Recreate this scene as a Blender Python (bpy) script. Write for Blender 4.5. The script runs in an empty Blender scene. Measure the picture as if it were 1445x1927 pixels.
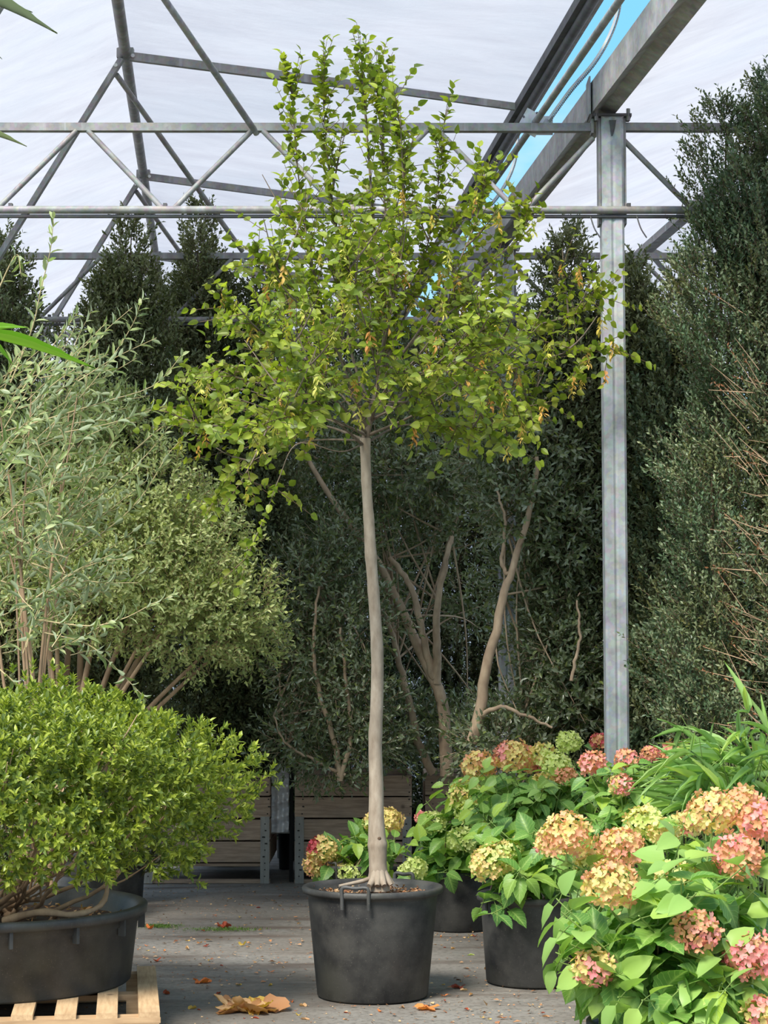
import bpy, math, random
import numpy as np
from mathutils import Matrix, Vector
random.seed(7); rng = np.random.default_rng(7)
C = bpy.context.scene.collection
S = bpy.context.scene

# ---------------------------------------------------------------- camera, sky, sun, exposure
F = 3700.0; CAM = np.array([0, 0, 1.52]); PITCH = math.atan(286.5 / F)
cam = bpy.data.cameras.new('camera'); camo = bpy.data.objects.new('camera', cam); C.objects.link(camo)
cam.sensor_fit = 'VERTICAL'; cam.sensor_height = 36; cam.lens = F / 1927 * 36
camo.location = CAM; camo.rotation_euler = (math.pi / 2 + PITCH, 0, 0); cam.clip_end = 500
S.camera = camo
S.view_settings.view_transform = 'Standard'; S.view_settings.look = 'None'
S.view_settings.gamma = 1; S.view_settings.use_curve_mapping = False
S.view_settings.exposure = 0.39

w = bpy.data.worlds.new('sky'); S.world = w; w.use_nodes = True
nt = w.node_tree; nt.nodes.clear()
def wn(t, **k):
    n = nt.nodes.new(t)
    for a, b in k.items(): setattr(n, a, b)
    return n
tc = wn('ShaderNodeTexCoord'); mp = wn('ShaderNodeMapping'); mp.inputs['Scale'].default_value = (1, 1, 2.2)
mp.inputs['Location'].default_value = (0.9, 7.1, 2.2)
no = wn('ShaderNodeTexNoise'); no.inputs['Scale'].default_value = 2.6; no.inputs['Detail'].default_value = 7
no.inputs['Roughness'].default_value = .55
cr = wn('ShaderNodeValToRGB'); cr.color_ramp.elements[0].position = .44; cr.color_ramp.elements[1].position = .60
sep = wn('ShaderNodeSeparateXYZ'); gr = wn('ShaderNodeValToRGB')
e = gr.color_ramp.elements; e[0].position = 0; e[0].color = (.62, .86, .98, 1); e[1].position = 1; e[1].color = (.10, .38, .85, 1)
m1 = gr.color_ramp.elements.new(.3); m1.color = (.23, .62, .98, 1)
mx = wn('ShaderNodeMix', data_type='RGBA'); mx.inputs[7].default_value = (.93, .93, .95, 1)
bg = wn('ShaderNodeBackground'); bg.inputs['Strength'].default_value = 0.92
ow = wn('ShaderNodeOutputWorld')
L = nt.links.new
L(tc.outputs['Generated'], mp.inputs[0]); L(mp.outputs[0], no.inputs['Vector']); L(no.outputs['Fac'], cr.inputs[0])
L(tc.outputs['Generated'], sep.inputs[0]); L(sep.outputs['Z'], gr.inputs[0])
L(gr.outputs[0], mx.inputs[6]); L(cr.outputs[0], mx.inputs[0]); L(mx.outputs[2], bg.inputs[0]); L(bg.outputs[0], ow.inputs[0])

sun = bpy.data.lights.new('sun', 'SUN'); sun.energy = 5.4; sun.angle = math.radians(22); sun.color = (1, .95, .86)
suno = bpy.data.objects.new('sun', sun); C.objects.link(suno)
suno.rotation_euler = Vector((0.42, 0.74, -0.98)).to_track_quat('-Z', 'Y').to_euler()

# ---------------------------------------------------------------- helpers
def P(px, py, D):
    u = (px - 722.5) / F; v = (963.5 - py) / F
    d = np.array([u, math.cos(PITCH) - v * math.sin(PITCH), math.sin(PITCH) + v * math.cos(PITCH)])
    return CAM + d * (D / d[1])
def unit(a): return a / (np.linalg.norm(a, axis=-1, keepdims=True) + 1e-9)
def dot(a, b): return (a * b).sum(-1, keepdims=True)

class G:
    def __init__(s): s.V = []; s.F = []; s.R = []; s.n = 0
    def add(s, V, Fc, r=0.0):
        V = np.asarray(V, float).reshape(-1, 3); Fc = np.asarray(Fc, int)
        s.V.append(V); s.F.append(Fc + s.n); s.n += len(V)
        s.R.append(np.broadcast_to(np.asarray(r, float), (len(V),)))
        return s
    def box(s, c, size, R=None, r=0.0):
        q = np.array([[x, y, z] for x in (-.5, .5) for y in (-.5, .5) for z in (-.5, .5)]) * size
        if R is not None: q = q @ np.asarray(R).T
        return s.add(q + np.asarray(c), [[0, 1, 3, 2], [4, 6, 7, 5], [0, 4, 5, 1], [2, 3, 7, 6], [0, 2, 6, 4], [1, 5, 7, 3]], r)
    def beam(s, a, b, wdt, hgt, up=(0, 0, 1)):
        a = np.asarray(a, float); b = np.asarray(b, float); d = b - a; l = np.linalg.norm(d); x = d / l
        y = np.cross(up, x); y /= np.linalg.norm(y); z = np.cross(x, y)
        return s.box((a + b) / 2, (l, wdt, hgt), np.stack([x, y, z], 1))
    def tube(s, pts, rad, sides=8, cap=True, r=0.0):
        pts = np.asarray(pts, float); n = len(pts); rad = np.broadcast_to(np.asarray(rad, float), (n,))
        T = unit(np.gradient(pts, axis=0)); ref = np.array([0, 0, 1.]) if abs(T[0][2]) < .9 else np.array([1., 0, 0])
        a = unit(np.cross(T[0], ref)); A = [a]
        for i in range(1, n):
            a = a - T[i] * (a @ T[i]); a = a / (np.linalg.norm(a) + 1e-9); A.append(a)
        A = np.array(A); B = np.cross(T, A); ph = np.linspace(0, 2 * math.pi, sides, endpoint=False)
        ring = A[:, None] * np.cos(ph)[None, :, None] + B[:, None] * np.sin(ph)[None, :, None]
        V = (pts[:, None] + ring * rad[:, None, None]).reshape(-1, 3)
        i = np.arange(n - 1)[:, None] * sides; j = np.arange(sides)[None]; k = (j + 1) % sides
        s.add(V, np.stack([i + j, i + k, i + sides + k, i + sides + j], -1).reshape(-1, 4), r)
        if cap:
            for q, c in ((0, pts[0]), (n - 1, pts[-1])):
                s.add(np.vstack([V[q * sides:(q + 1) * sides], c]), [[jj, (jj + 1) % sides, sides] for jj in range(sides)], r)
        return s
    def lathe(s, prof, c, seg=48, sx=1, sy=1, r=0.0):
        prof = np.asarray(prof, float); ph = np.linspace(0, 2 * math.pi, seg, endpoint=False)
        V = np.stack([prof[:, 0][:, None] * np.cos(ph) * sx, prof[:, 0][:, None] * np.sin(ph) * sy, np.repeat(prof[:, 1][:, None], seg, 1)], -1).reshape(-1, 3) + c
        n = len(prof); i = np.arange(n - 1)[:, None] * seg; j = np.arange(seg)[None]; k = (j + 1) % seg
        return s.add(V, np.stack([i + j, i + k, i + seg + k, i + seg + j], -1).reshape(-1, 4), r)
    def twigs(s, A, B, ra, rb=None, r=0.0):
        A = np.asarray(A); B = np.asarray(B); d = unit(B - A); a = unit(np.cross(d, np.array([.31, .22, .92]))); b = np.cross(d, a)
        rb = ra * .5 if rb is None else rb; n = len(A); o = []
        for Pp, rr in ((A, ra), (B, rb)):
            for t in (0, 2.094, 4.189): o.append(Pp + (a * math.cos(t) + b * math.sin(t)) * np.broadcast_to(rr, (n,))[:, None])
        V = np.stack(o, 1).reshape(-1, 3); f = np.array([[0, 1, 4, 3], [1, 2, 5, 4], [2, 0, 3, 5]])
        return s.add(V, (f[None] + np.arange(n)[:, None, None] * 6).reshape(-1, 4), r)
    def leaves(s, tmpl, lv, r=None):
        pos, X, Z, ln, wd = lv; tv, tf = tmpl; Y = np.cross(Z, X); n = len(pos)
        V = pos[:, None] + X[:, None] * (tv[None, :, 0:1] * ln[:, None, None]) + Y[:, None] * (tv[None, :, 1:2] * wd[:, None, None]) + Z[:, None] * (tv[None, :, 2:3] * ln[:, None, None])
        rr = rng.random(n) if r is None else np.full(n, r)
        return s.add(V.reshape(-1, 3), (tf[None] + np.arange(n)[:, None, None] * len(tv)).reshape(-1, tf.shape[1]), np.repeat(rr, len(tv)))
    def mesh(s, name, mat, smooth=True, extra=None):
        me = bpy.data.meshes.new(name); V = np.concatenate(s.V); R = np.concatenate(s.R)
        me.vertices.add(len(V)); me.vertices.foreach_set('co', V.astype(np.float32).ravel())
        lp = np.concatenate([f.ravel() for f in s.F]); cnt = np.concatenate([np.full(len(f), f.shape[1]) for f in s.F])
        me.loops.add(len(lp)); me.loops.foreach_set('vertex_index', lp.astype(np.int32))
        st = np.concatenate([[0], np.cumsum(cnt)[:-1]]); me.polygons.add(len(cnt)); me.polygons.foreach_set('loop_start', st.astype(np.int32))
        me.polygons.foreach_set('use_smooth', np.full(len(cnt), smooth))
        a = me.attributes.new('rnd', 'FLOAT', 'POINT'); a.data.foreach_set('value', R.astype(np.float32))
        if extra:
            for k, v in extra.items():
                a = me.attributes.new(k, 'FLOAT', 'POINT'); a.data.foreach_set('value', np.asarray(v, np.float32))
        me.update(calc_edges=True); me.validate()
        if mat: me.materials.append(mat)
        return me

def thing(name, label, cat, loc, group=None, kind=None):
    o = bpy.data.objects.new(name, None); C.objects.link(o); o.location = loc; o.empty_display_size = .1
    o['label'] = label; o['category'] = cat
    if group: o['group'] = group
    if kind: o['kind'] = kind
    return o
def part(name, me, parent, M=None, label=None, kind=None):
    o = bpy.data.objects.new(name, me); C.objects.link(o)
    if M is not None: o.matrix_basis = M
    if parent is not None:
        o.parent = parent
        if parent.type == 'EMPTY': o.matrix_parent_inverse = Matrix.Translation(parent.location).inverted()
    if label: o['label'] = label
    if kind: o['kind'] = kind
    return o
def single(name, me, label, cat, M=None, group=None, kind=None):
    o = part(name, me, None, M, label, kind); o['category'] = cat
    if group: o['group'] = group
    return o
def mat4(p, X, Z, ln, wd):
    Y = np.cross(Z, X); M = np.eye(4); M[:3, 0] = X * ln; M[:3, 1] = Y * wd; M[:3, 2] = Z * ln; M[:3, 3] = p
    return Matrix(M.tolist())
def spl(pts, n=20):
    p = np.asarray(pts, float); p = np.vstack([2 * p[0] - p[1], p, 2 * p[-1] - p[-2]]); o = []
    m = len(p) - 3; ts = np.linspace(0, m - 1e-6, n)
    for t in ts:
        i = int(t); f = t - i; a, b, c, d = p[i:i + 4]
        o.append(.5 * (2 * b + (c - a) * f + (2 * a - 5 * b + 4 * c - d) * f * f + (3 * b - a - 3 * c + d) * f ** 3))
    return np.array(o)

# leaf templates: x along the leaf, y across, z up (folded along the midrib)
T_TINY = (np.array([[0, 0, 0], [.5, .5, .1], [1, 0, -.03], [.5, -.5, .1]]), np.array([[0, 2, 1], [0, 3, 2]]))
T_MID = (np.array([[0, 0, 0], [.3, .42, .07], [.65, .42, .05], [1, 0, -.1], [.65, -.42, .05], [.3, -.42, .07], [.5, 0, 0]]),
         np.array([[0, 6, 1], [1, 6, 2], [2, 6, 3], [3, 6, 4], [4, 6, 5], [5, 6, 0]]))
def ovate(nx, droop, fold, wf, ser=0.0):
    """a broad leaf blade: rows along x, five points across"""
    V = []; vein = []
    for i in range(nx + 1):
        s = i / nx; wd = wf(s) * .5; e = (ser if i % 2 else -ser) * (0 if i in (0, nx) else 1)
        for k, t in enumerate((-1, -.5, 0, .5, 1)):
            y = t * (wd + (e if abs(t) == 1 else 0)); z = -droop * s * s + fold * abs(t) * wd + (.012 if k % 2 and i % 2 else 0)
            V.append([s - (.03 if abs(t) == 1 and i % 2 else 0), y, z]); vein.append(1.0 if t == 0 else (.25 if i % 2 and abs(t) == .5 else 0))
    Fc = [[i * 5 + k, (i + 1) * 5 + k, (i + 1) * 5 + k + 1, i * 5 + k + 1] for i in range(nx) for k in range(4)]
    ovate.su = [i / nx for i in range(nx + 1) for k in range(5)]; ovate.sv = [abs(t) for i in range(nx + 1) for t in (-1, -.5, 0, .5, 1)]
    return np.array(V), np.array(Fc), vein
w_hyd = lambda s: (math.sin(math.pi * min(1, s ** .72)) ** .8) if 0 < s < 1 else .02
w_tree = lambda s: (math.sin(math.pi * min(1, s ** .7)) ** .75) if 0 < s < 1 else .02

def shoot_leaves(Pp, D, Ls, k, ll, lw, sp0, sp1, mode='spiral', jit=.25, t0=.1, up=0.0, bend=0.0):
    n = len(Pp); i = np.arange(k)
    if mode == 'opp': h = i // 2; t = t0 + (1 - t0) * h / max(1, h.max()); ph = h * math.pi / 2 + (i % 2) * math.pi
    elif mode == 'alt': t = np.linspace(t0, 1, k); ph = i * math.pi
    else: t = np.linspace(t0, 1, k); ph = i * 2.4
    ph = ph[None] + rng.random((n, 1)) * 6.28
    a = unit(np.cross(D, np.array([.11, .07, 1.])))
    if mode == 'alt': ph = (i * math.pi)[None] + rng.normal(0, .35, (n, k))
    b = np.cross(D, a); t = np.broadcast_to(t[None], (n, k)).copy(); t += rng.normal(0, .03, (n, k))
    rad = a[:, None] * np.cos(ph)[..., None] + b[:, None] * np.sin(ph)[..., None]
    sp = (sp0 + (sp1 - sp0) * t + rng.normal(0, .18, (n, k)))[..., None]; Dn = D[:, None]
    pos = Pp[:, None] + Dn * (t * Ls[:, None])[..., None] + np.array([0, 0, 1.]) * (bend * t * t * Ls[:, None])[..., None]
    X = unit(Dn * np.cos(sp) + rad * np.sin(sp) + rng.normal(0, jit, (n, k, 3)))
    Z = Dn * np.sin(sp) - rad * np.cos(sp) + up * np.array([0, 0, 1.]) + rng.normal(0, .12, (n, k, 3))
    Z = unit(Z - dot(Z, X) * X)
    ln = ll * rng.uniform(.7, 1.2, (n, k)); wd = lw * rng.uniform(.75, 1.2, (n, k))
    return [pos.reshape(-1, 3), X.reshape(-1, 3), Z.reshape(-1, 3), ln.ravel(), wd.ravel()]
def sub(lv, idx): return [a[idx] for a in lv]
def cat_lv(ls): return [np.concatenate([l[i] for l in ls]) for i in range(5)]
def split_near(lv, n):
    """the n leaves that show largest (nearest the camera, longest) and the rest"""
    d = np.linalg.norm(lv[0] - CAM, axis=1); sc = lv[3] / d * (1 + .25 * rng.random(len(d))); o = np.argsort(-sc)
    return sub(lv, o[:n]), sub(lv, o[n:])
def leaf_parts(parent, meshes, lv, name='leaf'):
    for i in range(len(lv[0])):
        part(name, meshes[i % len(meshes)], parent, mat4(lv[0][i], lv[1][i], lv[2][i], lv[3][i], lv[4][i]))

# ---------------------------------------------------------------- materials
def mat(name):
    m = bpy.data.materials.new(name); m.use_nodes = True; m.node_tree.nodes.clear(); return m
class N:
    def __init__(s, m): s.t = m.node_tree
    def n(s, ty, ins=None, **k):
        x = s.t.nodes.new(ty)
        for a, b in k.items(): setattr(x, a, b)
        for a, b in (ins or {}).items():
            if hasattr(b, 'is_linked') or hasattr(b, 'links'): s.t.links.new(b, x.inputs[a])
            else: x.inputs[a].default_value = b
        return x
    def ramp(s, fac, stops):
        x = s.t.nodes.new('ShaderNodeValToRGB'); s.t.links.new(fac, x.inputs[0]); el = x.color_ramp.elements
        while len(el) < len(stops): el.new(.5)
        for i, (p_, c) in enumerate(stops): el[i].position = p_; el[i].color = (*c, 1) if len(c) == 3 else c
        return x.outputs[0]
    def noise(s, scale, detail=4, vec=None, rough=.6, sc=(1, 1, 1)):
        if vec is None: vec = s.n('ShaderNodeTexCoord').outputs['Object']
        if sc != (1, 1, 1): vec = s.n('ShaderNodeMapping', {0: vec, 'Scale': sc}).outputs[0]
        return s.n('ShaderNodeTexNoise', {'Vector': vec, 'Scale': scale, 'Detail': detail, 'Roughness': rough}).outputs['Fac']
    def mix(s, f, a, b, bt='MIX'):
        x = s.t.nodes.new('ShaderNodeMix'); x.data_type = 'RGBA'; x.blend_type = bt
        for i, v in ((0, f), (6, a), (7, b)):
            if hasattr(v, 'links'): s.t.links.new(v, x.inputs[i])
            else: x.inputs[i].default_value = v if i == 0 else (*v, 1)
        return x.outputs[2]
    def out(s, sh): s.t.links.new(sh, s.n('ShaderNodeOutputMaterial').inputs[0])
    def bump(s, h, st=.3, d=.01): return s.n('ShaderNodeBump', {'Height': h, 'Strength': st, 'Distance': d}).outputs[0]
def srgb(r, g, b): return tuple(((c / 255) / 12.92 if c / 255 < .04045 else ((c / 255 + .055) / 1.055) ** 2.4) for c in (r, g, b))

def leaf_mat(name, cols, rough=.45, trans=.3, vein=None, gloss=.4, back=None, ribs=0):
    m = mat(name); k = N(m)
    a = k.n('ShaderNodeAttribute', attribute_name='rnd').outputs['Fac']; o = k.n('ShaderNodeObjectInfo').outputs['Random']
    f = k.n('ShaderNodeMath', {0: k.n('ShaderNodeMath', {0: a, 1: o}, operation='ADD').outputs[0]}, operation='FRACT').outputs[0]
    col = k.ramp(f, [(i / (len(cols) - 1), c) for i, c in enumerate(cols)])
    if vein:
        v = k.n('ShaderNodeAttribute', attribute_name='vein').outputs['Fac']; col = k.mix(k.n('ShaderNodeMath', {0: v, 1: 6.0}, operation='POWER').outputs[0], col, vein)
    nrm = None
    if ribs:
        su = k.n('ShaderNodeAttribute', attribute_name='su').outputs['Fac']; sv = k.n('ShaderNodeAttribute', attribute_name='sv').outputs['Fac']
        q = k.n('ShaderNodeMath', {0: sv, 1: -.28, 2: su}, operation='MULTIPLY_ADD').outputs[0]
        q = k.n('ShaderNodeMath', {0: k.n('ShaderNodeMath', {0: q, 1: 6.283 * ribs}, operation='MULTIPLY').outputs[0]}, operation='COSINE').outputs[0]
        q = k.ramp(q, [(.80, (0, 0, 0)), (.98, (.55, .55, .55))]); col = k.mix(q, col, vein); nrm = k.bump(q, .5, .004)
    if back:
        g = k.n('ShaderNodeNewGeometry').outputs['Backfacing']; col = k.mix(g, col, back)
    p = k.n('ShaderNodeBsdfPrincipled', {'Base Color': col, 'Roughness': rough, 'Specular IOR Level': gloss, **({'Normal': nrm} if nrm is not None else {})})
    tcol = k.mix(.5, col, (1, 1, .35), 'MULTIPLY')
    t = k.n('ShaderNodeBsdfTranslucent', {'Color': k.mix(1.0, tcol, (1.6, 1.7, 1.2), 'MULTIPLY')})
    k.out(k.n('ShaderNodeMixShader', {0: trans, 1: p.outputs[0], 2: t.outputs[0]}).outputs[0]); return m
def bark_mat(name, c1, c2, scale=18, sc=(1, 1, .35), rough=.85):
    m = mat(name); k = N(m); n1 = k.noise(scale, 6, sc=sc); n2 = k.noise(4, 3)
    col = k.ramp(n1, [(.3, c1), (.7, c2)]); col = k.mix(k.ramp(n2, [(.45, (0, 0, 0)), (.7, (.5, .5, .5))]), col, tuple(c * .6 for c in c1))
    k.out(k.n('ShaderNodeBsdfPrincipled', {'Base Color': col, 'Roughness': rough, 'Normal': k.bump(n1, .35, .004)}).outputs[0]); return m
def flat_mat(name, c, rough=.7, metal=0):
    m = mat(name); k = N(m); n1 = k.noise(25, 3); col = k.mix(n1, tuple(x * .8 for x in c), tuple(min(1, x * 1.2) for x in c))
    k.out(k.n('ShaderNodeBsdfPrincipled', {'Base Color': col, 'Roughness': rough, 'Metallic': metal}).outputs[0]); return m

M_box = leaf_mat('boxwood leaf', [srgb(76, 86, 54), srgb(116, 122, 80), srgb(96, 110, 80), srgb(138, 142, 106), srgb(88, 94, 52)], .4, .15)
M_boxd = leaf_mat('dark boxwood leaf', [srgb(60, 78, 52), srgb(84, 106, 76), srgb(122, 132, 98), srgb(104, 104, 58)], .4, .15)
M_osm = leaf_mat('grey green leaf', [srgb(124, 140, 84), srgb(158, 168, 110), srgb(184, 190, 128), srgb(122, 140, 90)], .38, .25)
M_dark = leaf_mat('dark glossy leaf', [srgb(82, 98, 60), srgb(100, 116, 76), srgb(118, 130, 100), srgb(148, 156, 134), srgb(122, 134, 62)], .24, .2, gloss=.7)
M_olive = leaf_mat('narrow leaf', [srgb(112, 132, 82), srgb(150, 164, 112), srgb(176, 186, 138), srgb(122, 144, 74)], .4, .25, back=srgb(158, 170, 138))
M_azal = leaf_mat('azalea leaf', [srgb(104, 122, 44), srgb(142, 156, 58), srgb(172, 182, 78), srgb(84, 104, 50), srgb(126, 142, 62)], .35, .3)
M_azal_in = leaf_mat('inner azalea leaf', [srgb(84, 112, 44), srgb(100, 130, 50)], .4, .25)
M_tree = leaf_mat('tree leaf', [srgb(92, 112, 38), srgb(124, 142, 46), srgb(158, 170, 62), srgb(104, 124, 44), srgb(138, 142, 56), srgb(84, 102, 40)], .45, .42, vein=srgb(166, 180, 80))
M_hyd = leaf_mat('hydrangea leaf', [srgb(86, 128, 58), srgb(104, 146, 66), srgb(124, 162, 76), srgb(80, 124, 66), srgb(156, 182, 70), srgb(92, 136, 64)], .42, .3, vein=srgb(158, 188, 104), ribs=7)
M_bam = leaf_mat('bamboo leaf', [srgb(120, 158, 86), srgb(152, 184, 108), srgb(112, 148, 96), srgb(172, 194, 104)], .4, .35)
M_bamf = leaf_mat('bright bamboo leaf', [srgb(104, 150, 34), srgb(124, 168, 48)], .5, .25)
M_seed = leaf_mat('dry seed', [srgb(196, 190, 84), srgb(204, 200, 110), srgb(210, 152, 88), srgb(176, 190, 62)], .7, .35)
M_fg = leaf_mat('green floret', [srgb(196, 208, 122), srgb(214, 222, 150), srgb(178, 196, 100), srgb(206, 206, 138)], .6, .3, vein=srgb(222, 222, 168))
M_fy = leaf_mat('cream floret', [srgb(214, 200, 122), srgb(226, 214, 142), srgb(198, 186, 112), srgb(222, 188, 134)], .6, .3, vein=srgb(226, 160, 134))
M_fs = leaf_mat('salmon floret', [srgb(212, 152, 122), srgb(222, 172, 130), srgb(204, 166, 110), srgb(224, 156, 138)], .6, .3, vein=srgb(226, 128, 122))
M_fp = leaf_mat('pink floret', [srgb(224, 146, 148), srgb(232, 172, 164), srgb(216, 128, 134), srgb(228, 184, 160)], .6, .3, vein=srgb(214, 96, 112))
M_fr = leaf_mat('crimson floret', [srgb(176, 62, 80), srgb(196, 84, 96), srgb(160, 70, 70)], .6, .3)
M_dry = leaf_mat('dry leaf', [srgb(168, 116, 78), srgb(190, 142, 96), srgb(206, 168, 122), srgb(140, 92, 66)], .7, .2)
M_red = leaf_mat('red leaf', [srgb(140, 60, 44), srgb(166, 78, 52)], .7, .2)
M_yel = leaf_mat('yellow leaf', [srgb(206, 176, 84), srgb(190, 150, 70)], .7, .2)
M_orange = leaf_mat('orange leaf', [srgb(206, 112, 54), srgb(220, 132, 70)], .7, .2)
M_brownsprig = leaf_mat('dead sprig', [srgb(120, 78, 50), srgb(146, 98, 62), srgb(104, 70, 50)], .8, .1)
M_bark = bark_mat('pale bark', srgb(138, 122, 104), srgb(176, 162, 144), 30)
M_twig = bark_mat('dark twig', srgb(84, 66, 52), srgb(116, 94, 72))
M_limb = bark_mat('grey brown limb bark', srgb(92, 80, 68), srgb(128, 114, 98), 30)
M_stem = bark_mat('tan stem', srgb(146, 118, 92), srgb(190, 160, 128))
M_palestem = bark_mat('pale brown stem', srgb(158, 132, 108), srgb(206, 182, 152))
M_tan = bark_mat('light twig', srgb(168, 150, 110), srgb(196, 180, 140))
M_grn = flat_mat('green stem', srgb(118, 142, 70))
M_black = None

def plastic(name, base, dust, olive=.3):
    m = mat(name); k = N(m); n1 = k.noise(7, 8); n2 = k.noise(60, 2, sc=(1, 1, .15)); n3 = k.noise(2.5, 5)
    col = k.ramp(n1, [(.35, base), (.62, dust)]); col = k.mix(k.ramp(n3, [(.5, (0, 0, 0)), (.75, (olive,) * 3)]), col, srgb(84, 84, 66))
    sp = k.ramp(k.noise(170, 2), [(.66, (0, 0, 0)), (.72, (.55, .55, .55))]); col = k.mix(sp, col, srgb(120, 116, 104))
    st = k.noise(11, 4, sc=(1, 1, 9), rough=.7); col = k.mix(k.ramp(st, [(.62, (0, 0, 0)), (.74, (.35, .35, .35))]), col, srgb(98, 96, 90))
    k.out(k.n('ShaderNodeBsdfPrincipled', {'Base Color': col, 'Roughness': .5, 'Specular IOR Level': .35, 'Normal': k.bump(n2, .08, .003)}).outputs[0]); return m
M_pot = plastic('black plastic', srgb(43, 43, 44), srgb(74, 73, 70))
M_tub = plastic('grey black plastic', srgb(50, 51, 52), srgb(74, 74, 73), .45)
def steel(name, c=(.25, .245, .24), streak=True):
    m = mat(name); k = N(m); n1 = k.noise(9, 5); n2 = k.noise(60, 2); n3 = k.noise(14, 5, sc=(1, 1, .06))
    vo = k.n('ShaderNodeTexVoronoi', {'Vector': k.n('ShaderNodeTexCoord').outputs['Object'], 'Scale': 45.0}).outputs['Color']
    col = k.ramp(n1, [(.3, tuple(x * .72 for x in c)), (.7, tuple(x * 1.3 for x in c))]); col = k.mix(.10, col, vo, 'OVERLAY')
    if streak: col = k.mix(k.ramp(n3, [(.56, (0, 0, 0)), (.7, (.45, .45, .45))]), col, (.5, .5, .52))
    k.out(k.n('ShaderNodeBsdfPrincipled', {'Base Color': col, 'Roughness': .62, 'Metallic': .2, 'Specular IOR Level': .35, 'Normal': k.bump(n2, .05, .002)}).outputs[0]); return m
M_steel = steel('galvanised steel'); M_post = steel('galvanised post', (.40, .42, .43)); M_gut = steel('gutter steel', (.33, .32, .31)); M_dark_steel = steel('dark steel', (.10, .10, .105), False)
M_plate = steel('bright zinc plate', (.62, .62, .62))
def film_mat():
    m = mat('roof film'); k = N(m)
    n1 = k.noise(2.2, 8, rough=.7, sc=(.6, 1.8, 1)); n2 = k.noise(1.1, 4); n3 = k.noise(9, 6, rough=.75, sc=(.25, 2.2, 1))
    col = k.ramp(n1, [(.34, (.53, .525, .575)), (.62, (.61, .61, .655))])
    col = k.mix(k.ramp(n2, [(.45, (0, 0, 0)), (.75, (.4, .4, .4))]), col, (.50, .54, .60))
    col = k.mix(k.ramp(n3, [(.66, (0, 0, 0)), (.76, (.6, .6, .6))]), col, (.24, .25, .28))
    d = k.n('ShaderNodeBsdfDiffuse', {'Color': col}); t = k.n('ShaderNodeBsdfTranslucent', {'Color': col, 'Normal': k.bump(n1, .2, .05)})
    k.out(k.n('ShaderNodeMixShader', {0: .55, 1: d.outputs[0], 2: t.outputs[0]}).outputs[0]); return m
M_film = film_mat()
def wood_mat(name, c1, c2, sc=(1, 12, 12), knots=True, grey=None):
    m = mat(name); k = N(m); o = k.n('ShaderNodeObjectInfo').outputs['Random']
    co = k.n('ShaderNodeTexCoord').outputs['Object']; v = k.n('ShaderNodeVectorMath', {0: co, 1: k.n('ShaderNodeCombineXYZ', {0: k.n('ShaderNodeMath', {0: o, 1: 17.0}, operation='MULTIPLY').outputs[0]}).outputs[0]}, operation='ADD').outputs[0]
    n1 = k.noise(6, 6, vec=v, sc=sc); n2 = k.noise(2.2, 3, vec=v)
    col = k.ramp(n1, [(.3, c1), (.65, c2)]); col = k.mix(k.ramp(n2, [(.5, (0, 0, 0)), (.75, (.55,) * 3)]), col, grey or tuple(x * .55 for x in c1))
    if knots:
        vo = k.n('ShaderNodeTexVoronoi', {'Vector': v, 'Scale': 4.5}).outputs['Distance']; col = k.mix(k.ramp(vo, [(.04, (.8,) * 3), (.10, (0, 0, 0))]), col, tuple(x * .3 for x in c1))
    k.out(k.n('ShaderNodeBsdfPrincipled', {'Base Color': col, 'Roughness': .85, 'Normal': k.bump(n1, .3, .003)}).outputs[0]); return m
M_crate = wood_mat('weathered wood', srgb(146, 122, 104), srgb(192, 166, 142), grey=srgb(120, 114, 108))
M_crpost = wood_mat('grey wood', srgb(140, 138, 132), srgb(168, 164, 156), (12, 12, 1), False)
M_pal = wood_mat('pallet wood', srgb(176, 142, 104), srgb(204, 172, 132), (12, 1, 12))
M_pal2 = wood_mat('pallet bearer wood', srgb(160, 128, 94), srgb(190, 158, 120), (1, 12, 12), False)
M_metal_dark = flat_mat('nail head', (.05, .045, .04), .6, .4)
M_soil = bark_mat('soil', srgb(48, 34, 26), srgb(88, 62, 44), 60, (1, 1, 1), 1)
M_chip = leaf_mat('wood chip', [srgb(190, 150, 110), srgb(140, 86, 56), srgb(214, 178, 132), srgb(110, 70, 48), srgb(176, 122, 78)], .8, .05)
def sheet_mat():
    m = mat('silver sheet'); k = N(m); n1 = k.noise(5, 4, sc=(.4, 1, 4)); k.out(k.n('ShaderNodeBsdfPrincipled', {'Base Color': k.ramp(n1, [(.3, (.55, .55, .58)), (.7, (.9, .9, .92))]), 'Roughness': .35, 'Metallic': .3, 'Normal': k.bump(n1, .5, .03)}).outputs[0]); return m
M_sheet = sheet_mat(); M_void = flat_mat('black void', (.01, .01, .01), .9)
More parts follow.
